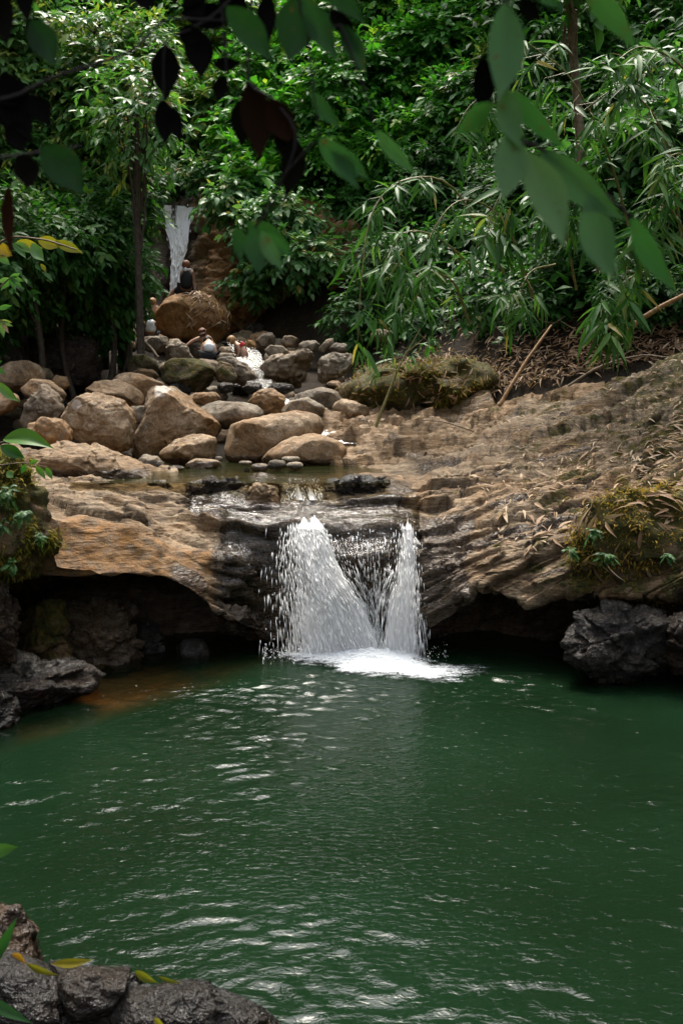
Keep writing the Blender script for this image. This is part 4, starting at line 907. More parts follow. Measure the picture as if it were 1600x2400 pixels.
def plant(c, rad, sp, nspray, label, cat, group, seed, name='tree', lnf=1.0, nparts=40, base=None, shell=.55, bark='bark', droop=.35, limbs=9, trunk_r=None, lod=0, tsh=0.0):
    """thing > trunk, crown (> leaf): leaves on twigs through the volume of an uneven crown"""
    r = np.random.default_rng(seed); c = np.asarray(c, float); rad = np.asarray(rad, float)
    auto = base is None
    if base is None:
        by = c[1] + rad[1] * .4; bx = c[0] + r.normal(0, .15) * rad[0]; base = np.array([bx, by, float(terrain_z(bx, by))])
    base = np.asarray(base, float)
    bp = float(proj(base)[0])
    if auto and 300 < bp < 600 and base[1] < 31:
        base = base.copy(); base[0] = float(P(285 if bp < 470 else 640, 700, base[1])[0]); base[2] = float(terrain_z(base[0], base[1]))
    e = put(name, None, None, base, label, cat, group)
    # uneven outline: lobes
    nl = 9; lob = unit(r.normal(size=(nl, 3))) * (.62 * r.uniform(.6, 1.1, (nl, 1))); lr = r.uniform(.38, .62, nl)
    li = r.integers(0, nl, nspray); d = unit(r.normal(size=(nspray, 3)) + np.array([0, -.45, .25]))
    u = (lob[li] + d * (lr[li] * r.uniform(shell, 1.0, nspray))[:, None])
    p = c + u * rad
    out = unit(u / rad + d * .8)
    pos, R, tint = sprays(r, p, out, sp, lnf, droop, tsh)
    parts = []
    top = c + np.array([0, .1 * rad[1], -.25 * rad[2]])
    hgt = np.linalg.norm(top - base); tr = trunk_r or max(.03, .022 * hgt + .012)
    mid1 = base * .6 + top * .4 + r.normal(size=3) * (.08 if auto else .02) * hgt * np.array([1, 1, .2]); tk = curve([base + np.array([0, 0, -.15]), mid1, top], 9)
    parts.append(tube(tk, np.linspace(tr, tr * .55, 9), 7))
    for k in range(limbs):
        q = c + lob[k % nl] * rad * r.uniform(.6, 1.15); s0 = tk[r.integers(4, 9)]
        parts.append(tube(curve([s0, (s0 + q) / 2 + r.normal(size=3) * .12 * rad.min() + np.array([0, 0, .08 * rad[2]]), q], 6), np.linspace(tr * .42, tr * .1, 6), 5))
    tw = p[::max(1, nspray // 90)]
    for q in tw:
        k = lob[np.argmin(((c + lob * rad - q) ** 2).sum(1))] * rad + c
        parts.append(tube(curve([k, q], 3), [tr * .12, tr * .05, .003], 3))
    V, F = join(parts); put('trunk', mesh('trunk', V - base, F, M[bark]), e)
    keep = np.array([], int)
    if nparts:
        fr_ = (pos - c)[:, 1] < -.25 * rad[1]; cand = np.where(fr_)[0]; sz = np.linalg.norm(R[:, :, 0], axis=1)
        keep = cand[np.argsort(-sz[cand])[:nparts * 3]]; keep = r.permutation(keep)[:nparts]
    rest = np.ones(len(pos), bool); rest[keep] = False
    cr = put('crown', leaves_mesh('crown', sp, pos[rest], R[rest], tint[rest], base, None, lod), e, kind='stuff')
    leaf_parts(sp, pos, R, tint, base, cr, keep)
    return e

# jungle on both slopes: placed on the hillside under each pixel
PL = []
def zone(px, py):
    """what grows where"""
    if py < -60: return 'above'
    if px < 345: return 'left' if py < 560 else 'leftlow'
    if px < 560: return 'backleft' if py < 360 else 'fallside'
    if px < 800: return 'mid' if py < 520 else 'hollow'
    if px < 1150: return 'bright' if py < 420 else 'rightlow'
    return 'right' if py < 560 else 'rightlow'
ZT = {'left': ('pointed', 'glossy pointed leaf tree crown filling the left slope', 'trees on the left slope', 'tree', 1.0),
      'leftlow': ('shade', 'dark pointed leaf shrub in shade above the left boulders', 'shrubs shading the left boulders', 'shrub', 1.0),
      'backleft': ('pointed', 'pale pointed leaf tree on the slope above the upper waterfall', 'trees above the upper waterfall', 'tree', 1.15),
      'fallside': ('broad', 'round leafed shrub growing over the ochre wall beside the upper waterfall', 'shrubs around the upper waterfall', 'shrub', .95),
      'mid': ('small', 'fresh green small leafed tree in the middle of the back slope', 'trees on the back slope', 'tree', 1.35),
      'hollow': ('broad', 'leafy shrub hanging over the dark hollow right of the mossy boulder', 'shrubs over the dark hollow', 'shrub', .85),
      'bright': ('small', 'bright green fine leafed tree above the hanging bamboo', 'bright trees above the bamboo', 'tree', 1.2),
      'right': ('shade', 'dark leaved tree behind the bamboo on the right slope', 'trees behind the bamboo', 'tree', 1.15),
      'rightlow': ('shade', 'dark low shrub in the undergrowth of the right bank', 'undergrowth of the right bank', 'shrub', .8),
      'above': ('pointed', 'tall leafy tree high on the slope above the picture', 'trees high on the slopes', 'tree', 1.5)}
ORD = ['first', 'second', 'third', 'fourth', 'fifth', 'sixth', 'seventh', 'eighth', 'ninth', 'tenth']
SHORT = {'left': 'tree on the left slope', 'leftlow': 'shrub above the left boulders', 'backleft': 'tree above the upper waterfall', 'fallside': 'shrub beside the upper waterfall', 'mid': 'tree on the back slope', 'hollow': 'shrub over the dark hollow', 'bright': 'bright tree above the bamboo', 'right': 'tree behind the bamboo', 'rightlow': 'low shrub in the right bank undergrowth', 'above': 'tall tree'}
SEEN = {}
jr = np.random.default_rng(21); cnt = 0
for py in range(-420, 800, 128):
    for px in range(-260, 1880, 165):
        a = px + jr.uniform(-60, 60) + (80 if (py // 128) % 2 else 0); b_ = py + jr.uniform(-45, 45)
        if b_ > 660 - .0 * a and a > 300 and a < 800: continue
        if 300 < a < 520 and 400 < b_ < 820: continue                      # keep the upper waterfall open
        if 520 <= a < 640 and b_ > 470: continue
        if a < 345 and b_ > 690: continue
        if a >= 800 and b_ > 790 - .10 * (a - 800): continue
        if b_ < -60 and (a < -100 or a > 1750): continue
        z = zone(a, b_); sp, lab, grp, nm, lf = ZT[z]
        Yt = terrain_hit(a, b_)
        if z in ('left', 'leftlow'): Yt = min(Yt, 24) - .4
        rx = 122 / FPX * Yt * jr.uniform(.85, 1.15); rz = rx * jr.uniform(.8, 1.05)
        if z == 'rightlow': rx *= .8; rz *= .7
        c = P(a, b_, Yt - .35 * rx); c[2] += .1 * rz
        n = {'left': 330, 'leftlow': 240, 'mid': 350, 'bright': 330, 'backleft': 330, 'above': 110, 'right': 260, 'rightlow': 170, 'fallside': 230, 'hollow': 220}[z]
        if Yt > 30: lf *= 1.15
        if z != 'above' and jr.random() < .27:
            sp = {'left': 'broad', 'leftlow': 'pointed', 'mid': 'pointed', 'bright': 'pointed', 'right': 'broad', 'rightlow': 'broad', 'backleft': 'small', 'fallside': 'pointed', 'hollow': 'shade'}[z]; n = int(n * .85)
        SH = {'pointed': 'pointed leaf ', 'small': 'fine leafed ', 'broad': 'broad leaved ', 'shade': 'dark leaved '}[sp]
        tier = (py + 420) // 128
        if z != 'above':
            SEEN[(z, tier)] = SEEN.get((z, tier), 0) + 1
            lab = '%s%s, %s tier down, %s from left' % (SH, SHORT[z], ORD[max(0, tier - 2)], ORD[SEEN[(z, tier)] - 1])
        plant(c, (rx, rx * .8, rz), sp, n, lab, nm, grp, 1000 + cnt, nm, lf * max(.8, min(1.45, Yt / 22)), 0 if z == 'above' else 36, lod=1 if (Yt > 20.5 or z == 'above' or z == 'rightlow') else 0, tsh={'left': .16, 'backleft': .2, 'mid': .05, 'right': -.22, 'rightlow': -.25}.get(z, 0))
        cnt += 1
for k, (a, b_, Yt, rx, rz) in enumerate([(-60, 600, 18.5, 1.3, 1.1), (60, 570, 19.5, 1.2, 1.0), (150, 600, 20.5, 1.25, 1.0), (225, 560, 21.5, 1.1, 1.1), (262, 640, 22.0, .75, .9), (110, 680, 21.5, 1.15, .8), (10, 690, 20, 1.1, .8), (190, 690, 22.0, .9, .75), (262, 470, 23.0, .9, 1.0), (262, 730, 22.6, .5, .5)]):
    wh = ['at the left picture edge, upper row', 'second from the left edge, upper row', 'third from the left edge, upper row', 'fourth from the left edge, upper row', 'just left of the thin dark trunk', 'above the big shaded boulder', 'at the left picture edge, lower row', 'between the shaded boulder and the thin dark trunk', 'left of the upper waterfall lip', 'low beside the swimmer in white'][k]
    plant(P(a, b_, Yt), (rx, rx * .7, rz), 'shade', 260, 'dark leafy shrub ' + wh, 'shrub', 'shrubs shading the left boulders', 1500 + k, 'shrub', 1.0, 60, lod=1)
for k, (a, b_, Yt, rx, lab) in enumerate([(545, 455, 28.2, .85, 'at the lip of the upper waterfall, right side'), (620, 520, 27.2, .95, 'in the middle of the ochre wall'), (700, 600, 26.2, .95, 'at the right end of the ochre wall'), (590, 655, 27.0, .55, 'low on the ochre wall above the huge mossy boulder'), (690, 490, 27.0, .9, 'at the upper right of the ochre wall'), (500, 415, 30.5, .9, 'above the lip of the upper waterfall'), (400, 415, 31.5, .9, 'directly over the upper waterfall'), (330, 440, 30.0, .8, 'left above the upper waterfall')]):
    plant(P(a, b_, Yt), (rx, rx * .6, rx * .75), 'broad', 130, 'pale round leafed shrub ' + lab, 'shrub', 'shrubs around the upper waterfall', 1600 + k, 'shrub', .85, 60, base=P(a + 10, b_ + 20, Yt + .6))
# low growth that hides the soil of both slopes
gr = np.random.default_rng(77); n = 9000
a = gr.uniform(-150, 1750, n); b_ = gr.uniform(-120, 800, n)
ok = ~((a > 330) & (a < 500) & (b_ > 440)) & ~((a < 830) & (b_ > 660)) & ~((a >= 830) & (b_ > 800 - .12 * (a - 800))); a, b_ = a[ok], b_[ok]
ys = np.linspace(12.8, 90, 300); Wr = P(a[:, None], b_[:, None], ys[None]); hh = terrain_z(Wr[..., 0], Wr[..., 1]) - Wr[..., 2]
kk = np.argmax(hh > 0, 1); ok = hh[np.arange(len(a)), kk] > 0; W = Wr[np.arange(len(a)), kk][ok]; W = W + np.array([0, -.25, .1])
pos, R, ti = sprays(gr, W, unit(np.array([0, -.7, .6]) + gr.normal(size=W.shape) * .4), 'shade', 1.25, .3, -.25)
org = pos.mean(0)
put('ground_cover', leaves_mesh('ground_cover', 'shade', pos, R, ti, org, None, 1), None, org, 'low dark green leaf growth covering the soil of the slopes', 'ground cover', None, 'stuff')
print('plants', cnt)

# the tree that the branches close to the camera belong to: its unseen crown is added to shade the near pool and leaves
plant((.2, 2.6, 8.2), (5.2, 2.6, 1.5), 'broad', 420, 'broad leaved tree added out of view to shade the near end of the pool', 'tree', None, 70, 'tree', 1.1, 0, base=(-4.4, .6, float(terrain_z(-4.4, .6))), trunk_r=.18, lod=1)
# slender dark trunk in front of the upper waterfall
plant(P(318, 270, 20.2), (1.3, 1.2, 1.2), 'pointed', 150, 'slender tree with thin dark trunk left of the upper waterfall', 'tree', None, 71, 'slender_tree', 1.0, 60, base=P(330, 812, 20.6), trunk_r=.085)
plant(P(1330, -120, 18.2), (1.6, 1.2, 1.2), 'broad', 110, 'slender tree with pale trunk behind the big blurred leaves', 'tree', None, 72, 'slender_tree', 1.0, 30, base=P(1366, 560, 19.2), bark='pale_bark', trunk_r=.11)

# ------------------------------------------------------------------ bamboo
BAM = [
 ([(1180, 640, 17.6), (1060, 440, 16.8), (940, 425, 16.2), (872, 500, 15.8), (848, 640, 15.5), (838, 800, 15.4)], 'arching bamboo stem whose leafy tip hangs lowest over the boulders'),
 ([(1250, 700, 17.5), (1180, 520, 16.8), (1080, 470, 16.2), (1005, 560, 15.8), (985, 690, 15.6)], 'arching bamboo stem hanging just right of the lowest tip'),
 ([(1350, 680, 16.5), (1300, 450, 15.8), (1220, 400, 15.4), (1160, 480, 15.1), (1130, 590, 15)], 'bamboo stem drooping below the big blurred leaf cluster'),
 ([(1500, 650, 15.5), (1430, 380, 15), (1340, 190, 14.6), (1250, 110, 14.4)], 'bamboo stem with pale fan of leaves right of the blurred leaves, near the top'),
 ([(1600, 600, 15), (1560, 330, 14.5), (1460, 210, 14.2), (1350, 270, 14)], 'bamboo stem with drooping fan in the middle of the right slope'),
 ([(1650, 720, 14.5), (1600, 540, 14), (1545, 480, 13.7), (1490, 550, 13.5), (1460, 660, 13.4)], 'bamboo stem with broad leaves hanging near the right edge'),
 ([(1720, 650, 14.2), (1660, 420, 13.8), (1590, 360, 13.5), (1530, 410, 13.3)], 'bamboo stem reaching in from the right edge at mid height'),
 ([(1400, 640, 16), (1380, 500, 15.5), (1320, 440, 15.2), (1265, 500, 15)], 'bamboo stem half hidden behind the long blurred leaf'),
 ([(1120, 640, 18), (1030, 560, 17.4), (950, 545, 17), (905, 610, 16.7), (885, 690, 16.5)], 'bamboo stem behind the lowest hanging tip'),
 ([(1720, 330, 15), (1610, 170, 14.5), (1510, 110, 14.2), (1430, 150, 14)], 'bamboo stem in the upper right corner'),
 ([(1300, 620, 17), (1240, 640, 16.2), (1205, 720, 15.9)], 'short bamboo stem in the dark undergrowth of the right bank'),
 ([(1570, 640, 14.5), (1500, 640, 14), (1440, 680, 13.8), (1405, 730, 13.6)], 'low bamboo stem drooping at the right edge above the bank'),
 ([(1100, 760, 17.6), (1060, 660, 17), (990, 640, 16.6), (945, 700, 16.3), (925, 770, 16.2)], 'bamboo stem hanging over the mossy bank'),
 ([(1300, 300, 17.5), (1200, 220, 17), (1110, 240, 16.7), (1060, 320, 16.5)], 'bamboo stem behind the big blurred leaf cluster'),
]
def bamboo(pts, label, seed, nodes=15, r0=.022, lf=1.0, mat='culm', group='bamboo stems on the right slope', name='bamboo', t0=.3, cat='bamboo'):
    r = np.random.default_rng(seed); W = np.array([P(*q) for q in pts]); c = curve(W, 26); base = c[0]
    e = put(name, None, None, base, label, cat, group)
    V, F = tube(c, np.linspace(r0, r0 * .25, 26), 6)
    parts = [(V, F)]
    t = np.sort(r.uniform(t0, 1, nodes)); k = np.minimum((t * 25).astype(int), 24); p = c[k]; d = unit(c[k + 1] - c[k])
    o = unit(d * .5 + r.normal(size=d.shape) * .55 + np.array([0, -.35, -.35])); sh = r.uniform(.12, .42, nodes)[:, None]
    for q in range(nodes): parts.append(tube(curve([p[q], p[q] + o[q] * sh[q]], 3), [r0 * .3, r0 * .2, r0 * .12], 4))
    V, F = join(parts); put('culm', mesh('culm', V - base, F, M[mat]), e)
    pos, R, ti = sprays(r, p + o * sh, o, 'bamboo', lf, .75)
    leaf_parts('bamboo', pos, R, ti, base, e, range(len(pos)))
    return e
for k, (pts, lab) in enumerate(BAM): bamboo(pts, lab, 400 + k, 17 if len(pts) > 3 else 10, lf=1.0 + .12 * (k % 3))
bamboo([(880, 1000, 16.5), (905, 935, 16.6), (935, 860, 16.8), (985, 770, 17.0)], 'thin yellowish bamboo stem leaning over the mossy bank with a small leafy shoot', 480, 7, .03, .75, group=None, t0=.35)
def stick(pts, rad, label, mat, name='stick', cat='stick', group=None):
    W = curve([P(*q) for q in pts], 12); W = W + rad * .8 * fbm(W * 3, 2)[:, None]; V, F = tube(W, np.linspace(rad, rad * .6, 12), 6); b0 = W[0]
    return put(name, mesh(name, V - b0, F, M[mat]), None, b0, label, cat, group)
stick([(1168, 952, 16.5), (1230, 850, 16.9), (1292, 762, 17.3)], .035, 'dry bamboo pole leaning against the right bank', 'dry_culm', 'bamboo_pole', 'pole')
stick([(1440, 800, 15.6), (1520, 735, 15.4), (1625, 680, 15.2)], .05, 'brown fallen pole on the bank at the right edge', 'dry_culm', 'bamboo_pole', 'pole')
stick([(345, 428, 30.5), (430, 395, 30.5), (535, 368, 30.7)], .05, 'fallen tan bamboo pole across the slope above the upper waterfall', 'dry_culm', 'bamboo_pole', 'pole')
stick([(1330, 905, 15.8), (1400, 862, 15.9), (1490, 835, 15.7), (1560, 838, 15.4)], .022, 'thin crooked twig along the top of the slab', 'pale_bark', 'twig', 'twig')
stick([(1110, 1010, 15.5), (1040, 990, 15.9), (985, 985, 16.2)], .012, 'thin pale twig lying on the layered shelf', 'pale_bark', 'twig', 'twig')
stick([(335, 800, 23), (352, 815, 23), (372, 838, 22.8)], .05, 'short tan log beside the thin dark trunk', 'pale_bark', 'log', 'log')
tw = np.random.default_rng(5)
for k in range(16):
    a = tw.uniform(1050, 1580); b_ = tw.uniform(720, 880) - .12 * (a - 1050); Yb = terrain_hit(a, b_) - .1
    q = P(a, b_, Yb); parts = []
    e1 = q + np.array([tw.normal(0, .5), -tw.uniform(.1, .5), tw.uniform(-.1, .5)])
    W = curve([q, (q + e1) / 2 + tw.normal(size=3) * .12, e1], 9); V, F = tube(W, np.linspace(.014, .005, 9), 5)
    put('twig', mesh('twig', V - q, F, M['pale_bark']), None, q, 'thin brown dead twig tangled in the undergrowth of the right bank', 'twig', 'dead twigs on the right bank')

# ------------------------------------------------------------------ fallen leaves
DRY = leaf_tmpl(3, .16, .35, .5, .25); DRYB = leaf_tmpl(3, .38, .42, .6, .3)
DM = [mesh('fallen_leaf', V, F, LEAF['dry'], {'tint': np.full(len(V), t)}) for (V, F) in (DRY, leaf_tmpl(3, .13, .35, .5, .12), leaf_tmpl(3, .26, .4, .6, .2)) for t in (.15, .45, .65, .8, .95)]
def rest_frame(r, n, lmin, lmax):
    """leaves lying on a surface with normals n"""
    ax = r.normal(size=n.shape) + np.array([.5, 0, .2]); ax = unit(ax - n * (ax * n).sum(1)[:, None] + .10 * n * r.normal(size=(len(n), 1)))
    ln = r.uniform(lmin, lmax, len(n)); return frames(ax, n + r.normal(size=n.shape) * .35, ln, ln)
def mass(name, pos, R, tint, mat, tmpl, parent=None, label=None, cat=None):
    V, F = tmpl; W = np.einsum('nij,kj->nki', R, V) + pos[:, None]; org = pos.mean(0) if parent is None else np.array(parent.location)
    Fa = F[None] + len(V) * np.arange(len(pos))[:, None, None]
    return put(name, mesh(name, (W - org).reshape(-1, 3), Fa.reshape(-1, 3), mat, {'tint': np.repeat(tint, len(V))}), parent, org if parent is None else None, label, cat, None, 'stuff')
r = np.random.default_rng(31)
pq = np.clip(sstep(1000, 1350, pxg) * (.35 + sstep(0, .25, fbm(BR * .9 + 3, 3))) * sstep(.9, 1.4, vg) * (1 - sstep(4.6, 5.2, vg)), 0, 1)
pq = pq * (1 - .55 * sstep(2.2, 3.4, vg)) * (pxg < 1640) * (1 - wet * .9)
flat = (pq / pq.sum()).ravel(); pick = r.choice(len(flat), 1700, p=flat, replace=False)
pp = BR.reshape(-1, 3)[pick]; nn = N.reshape(-1, 3)[pick]
R = rest_frame(r, nn, .08, .23); ti = np.clip(r.normal(.75, .22, len(pick)), 0, 1)
show = np.argsort(-np.linalg.norm(R[:, :, 0], axis=1) / pp[:, 1])
for k in show[:270]:
    m4 = Matrix.Identity(4)
    for a in range(3):
        for c in range(3): m4[a][c] = R[k][a][c]
        m4[a][3] = pp[k][a] + nn[k][a] * .012
    o = bpy.data.objects.new('fallen_leaf', DM[(5 * r.integers(3)) + int(np.argmin([abs(v - ti[k]) for v in (.15, .45, .65, .8, .95)]))]); SC.collection.objects.link(o)
    o.matrix_world = m4; o['label'] = 'dry tan fallen leaf lying on the sloping right slab'; o['category'] = 'leaf'; o['group'] = 'fallen leaves on the slab'
k = show[270:]
mass('leaf_litter', pp[k] + nn[k] * .012, R[k] * .8, ti[k], LEAF['dry'], DRY, None, 'small dry leaf litter scattered over the right slab', 'leaf litter')
# litter on the bank behind the slab, traced down onto the hillside
n = 2600; a = r.uniform(790, 1640, n); b_ = 1000 - .2 * (a - 800) - r.gamma(1.4, 48, n)
Yh = np.array([terrain_hit(x, y, 14.5, 40) for x, y in zip(a, b_)]); W = P(a, b_, Yh); W[:, 2] = terrain_z(W[:, 0], W[:, 1]) + .06
nn = unit(np.array([-.5, -.5, 1.]) + r.normal(size=W.shape) * .35)
mass('leaf_litter', W, rest_frame(r, nn, .10, .24), np.clip(r.normal(.5, .28, len(W)), 0, 1), LEAF['dry'], DRY, None, 'brown dry leaf litter covering the bank behind the slab', 'leaf litter')
def cover(src, n, dens, lmin, lmax, mat, tmpl, name, label, cat, tmean=.5, tip=.9, seed=1):
    """small leaves or moss tips growing from the skin of a stone"""
    ob, V, nr = src; r = np.random.default_rng(seed); p = dens(V, nr); p = np.maximum(p, 0); k = r.choice(len(V), n, p=p / p.sum())
    q = V[k] + r.normal(size=(n, 3)) * .03; nn = unit(nr[k])
    if tip:
        ax = unit(nn * tip + r.normal(size=q.shape) * .5 + np.array([0, 0, -.5])); ln = r.uniform(lmin, lmax, n); R = frames(ax, nn + np.array([0, 0, .6]) + r.normal(size=q.shape) * .3, ln, ln)
    else:
        R = rest_frame(r, nn, lmin, lmax); q = q + nn * .03
    return mass(name, q, R, np.clip(r.normal(tmean, .22, n), 0, 1), mat, tmpl, None, label, cat)
TIP = leaf_tmpl(1, .3, .45, .3, .3)
cover(moss_l, 6000, lambda V, n: np.where(n[:, 1] < .3, 1, .1) * sstep(-.1, .15, fbm(V * 2.5, 3)), .03, .08, LEAF['moss'], TIP, 'moss', 'short yellow green moss fringe on the left hump', 'moss', .5, .7, 1)
cover(moss_r, 7000, lambda V, n: np.where(n[:, 1] < .3, 1, .1) * sstep(-.15, .1, fbm(V * 2.5 + 7, 3)), .025, .075, LEAF['moss'], TIP, 'moss', 'golden moss fringe on the right cushion', 'moss', .85, .6, 2)
cover(moss_r, 190, lambda V, n: np.where((n[:, 1] < .2) & (V[:, 2] > 1.0), 1, 0), .14, .3, LEAF['dry'], DRY, 'leaf_litter', 'dry bamboo leaves caught on the right moss cushion', 'leaf litter', .6, 0, 3)
big = surf['huge rounded mossy boulder below the upper waterfall, littered with dry leaves']
cover(big, 520, lambda V, n: np.where((n[:, 1] < .2) & (V[:, 0] > big[1][:, 0].mean() + .05) & (V[:, 2] > big[1][:, 2].min() + .5), 1, .004), .14, .32, LEAF['dry'], DRY, 'leaf_litter', 'straw coloured dry leaves matted on the huge mossy boulder', 'leaf litter', .55, 0, 4)
cover(moss_b, 3500, lambda V, n: np.where(n[:, 1] < .5, 1, .1) * sstep(-.15, .1, fbm(V * 2 + 3, 3)), .04, .10, LEAF['moss'], TIP, 'moss', 'short yellow green moss on the leaf strewn bank', 'moss', .55, .7, 9)
cover(moss_b, 620, lambda V, n: np.where((n[:, 1] < .5) & (n[:, 2] > -.1), 1, 0), .10, .22, LEAF['dry'], DRY, 'leaf_litter', 'pinkish dry leaves strewn on the mossy bank', 'leaf litter', .6, 0, 6)
def fern(c, n, ln, label, seed, mat='fern', name='fern', spread=(.5, -.5, .5), cat='fern', group=None, tm=None):
    """tuft of arching fronds, each a part made of leaflets"""
    r = np.random.default_rng(seed); c = np.asarray(c, float); e = put(name, None, None, c, label, cat, group)
    for k in range(n):
        d = unit(np.array(spread) * r.uniform(.5, 1.2, 3) + r.normal(size=3) * .55); L = ln * r.uniform(.6, 1.2); t = np.linspace(.12, 1, 11)
        P_ = d * (t * L)[:, None] + np.array([0, 0, -.55]) * (t ** 2 * L)[:, None]; tg = unit(np.gradient(P_, axis=0)); sd = unit(np.cross(tg, [0, 0, 1.]))
        pos = np.repeat(P_, 2, 0); sg = np.tile([1., -1.], 11)[:, None]; ax = np.repeat(sd, 2, 0) * sg + .5 * np.repeat(tg, 2, 0) + r.normal(size=(22, 3)) * .1 + np.array([0, 0, -.2])
        le = np.repeat(np.sin(math.pi * np.clip(t, .1, .95)) * L * .26 + .008, 2); R = frames(ax, np.tile([0, -.3, 1.], (22, 1)) + r.normal(size=(22, 3)) * .2, le, le)
        V, F = leaf_tmpl(1, .42, .4, .3, .2); W = (np.einsum('nij,kj->nki', R, V) + pos[:, None]).reshape(-1, 3); Fa = (F[None] + len(V) * np.arange(22)[:, None, None]).reshape(-1, 3)
        tv, tf = tube(P_, np.linspace(.006, .002, 11), 3); tri = np.concatenate([tf[:, :3], tf[:, [0, 2, 3]]])
        put('frond', mesh('frond', np.concatenate([W, tv]), np.concatenate([Fa, tri + len(W)]), LEAF[mat], {'tint': np.concatenate([np.repeat(np.clip(r.normal(r.uniform(.1, .6), .2, 22), 0, 1), len(V)), np.full(len(tv), .3)])}), e)
    return e
for k, (a, b_, Yb, n, ln, lab) in enumerate([
    (1335, 1290, 10.15, 9, .22, 'green fern tuft at the left edge of the right moss cushion'), (1385, 1245, 10.05, 8, .2, 'green fern tuft near the top of the right moss cushion'),
    (1420, 1300, 9.95, 8, .18, 'small fern tuft in the middle of the right moss cushion'), (1560, 1300, 9.85, 7, .2, 'dark fern tuft at the right picture edge on the moss cushion'),
    (20, 1150, 9.25, 9, .22, 'dark green fern tuft on the upper part of the left moss hump'), (60, 1200, 9.2, 8, .2, 'green fern tuft in the middle of the left moss hump'),
    (95, 1255, 9.3, 8, .17, 'yellowish fern tuft at the right of the left moss hump'), (5, 1230, 9.1, 7, .2, 'fern tuft at the left picture edge on the moss hump'), (30, 1320, 9.3, 6, .16, 'small fern hanging below the left moss hump')]):
    fern(P(a, b_, Yb), n + 6, ln * (.5 + .13 * (k % 3)), lab, 900 + k, spread=(.3 - .3 * (k % 3), -.8, .25 - .2 * (k % 2)))
for k in range(14):
    a = r.uniform(860, 1580); b_ = r.uniform(740, 850) - .1 * (a - 860); Yb = terrain_hit(a, b_, 14.5, 40)
    fern(P(a, b_, Yb - .05), 6, .4, 'small dark leafy seedling among the litter of the right bank', 940 + k, 'fern', 'seedling', (.3, -.5, .8), 'plant', 'seedlings on the right bank')

# ------------------------------------------------------------------ left edge plants
def big_leaf(b0, t0_, wpx, Y, dY, mat, tint, parent, org, name='leaf', bend=.10, fold=.25, peak=.42, roll=0.0, n=13):
    """leaf from base pixel to tip pixel at distance Y (tip at Y+dY), width in pixels"""
    A = P(b0[0], b0[1], Y); T = P(t0_[0], t0_[1], Y + dY); L = np.linalg.norm(T - A); w_ = wpx / FPX * (Y + dY / 2)
    ax = unit(T - A); view = unit(A + (T - A) / 2 - np.array([0, 0, CAMZ])); sd = unit(np.cross(ax, view)); nm = np.cross(sd, ax)
    sd, nm = sd * math.cos(roll) + nm * math.sin(roll), nm * math.cos(roll) - sd * math.sin(roll)
    ts = np.linspace(0, 1, n); V = []; e = math.log(.5) / math.log(peak)
    wob = random.uniform(0, 6)
    for t in ts:
        hw = .5 * w_ * max(.012, math.sin(math.pi * min(.999, t ** e))) ** (1.0 if t < .5 else 1.3)
        c = A + (T - A) * t + nm * (bend * L * math.sin(math.pi * t)) + sd * (.05 * L * math.sin(math.pi * t) * math.sin(wob))
        for u in (-1, -.5, 0, .5, 1): V.append(c + sd * hw * u + nm * (-fold * hw * abs(u) + .05 * hw * math.sin(7 * t + wob + 2 * u)))
    V = np.array(V) - org
    return put(name, mesh(name, V, grid_faces(n, 5), LEAF[mat], {'tint': np.full(len(V), tint)}), parent)
def twig_part(pts, rad, mat, parent, org, name='twig', n=24):
    W = curve([P(*q) for q in pts], n); V, F = tube(W, np.linspace(rad, rad * .45, n), 6); return put(name, mesh(name, V - org, F, M[mat]), parent)
def leafy(name, label, cat, org, twigs, leaves, mat_t='dark_twig', group=None):
    org = np.asarray(org, float); e = put(name, None, None, org, label, cat, group)
    for pts, rad in twigs: twig_part(pts, rad, mat_t, e, org)
    for lf in leaves:
        b0, t0_, wpx, Y, dY, mat, tint = lf[:7]; big_leaf(b0, t0_, wpx, Y, dY, mat, tint, e, org, **(lf[7] if len(lf) > 7 else {}))
    return e
leafy('sapling', 'sapling with yellow jagged leaves reaching in from the left edge', 'plant', P(-120, 900, 9.2),
 [([(-120, 900, 9.2), (-60, 700, 9.1), (0, 570, 9), (90, 560, 8.9), (180, 585, 8.8)], .014), ([(-60, 700, 9.1), (-10, 680, 9), (25, 650, 9)], .01)],
 [((40, 566), (102, 582), 26, 9, 0, 'yellow', .6), ((88, 562), (150, 575), 30, 8.9, 0, 'yellow', .5), ((128, 566), (196, 594), 24, 8.9, 0, 'yellow', .3), ((-10, 575), (30, 600), 34, 9, 0, 'yellow', .8),
  ((76, 570), (104, 612), 28, 8.8, -.1, 'broad', .6), ((36, 568), (74, 594), 18, 8.9, -.1, 'broad', .75), ((28, 570), (62, 606), 16, 8.9, -.1, 'broad', .5), ((96, 618), (109, 640), 10, 8.9, 0, 'yellow', .2),
  ((-5, 600), (25, 622), 18, 9, 0, 'broad', .6), ((24, 650), (58, 660), 12, 9, 0, 'broad', .6), ((24, 652), (54, 678), 12, 9, 0, 'broad', .5), ((24, 652), (38, 684), 12, 9, 0, 'broad', .4), ((24, 650), (48, 640), 11, 9, 0, 'broad', .6), ((22, 655), (2, 682), 12, 9, 0, 'broad', .5), ((22, 652), (-8, 662), 12, 9, 0, 'broad', .7)], 'pale_bark')
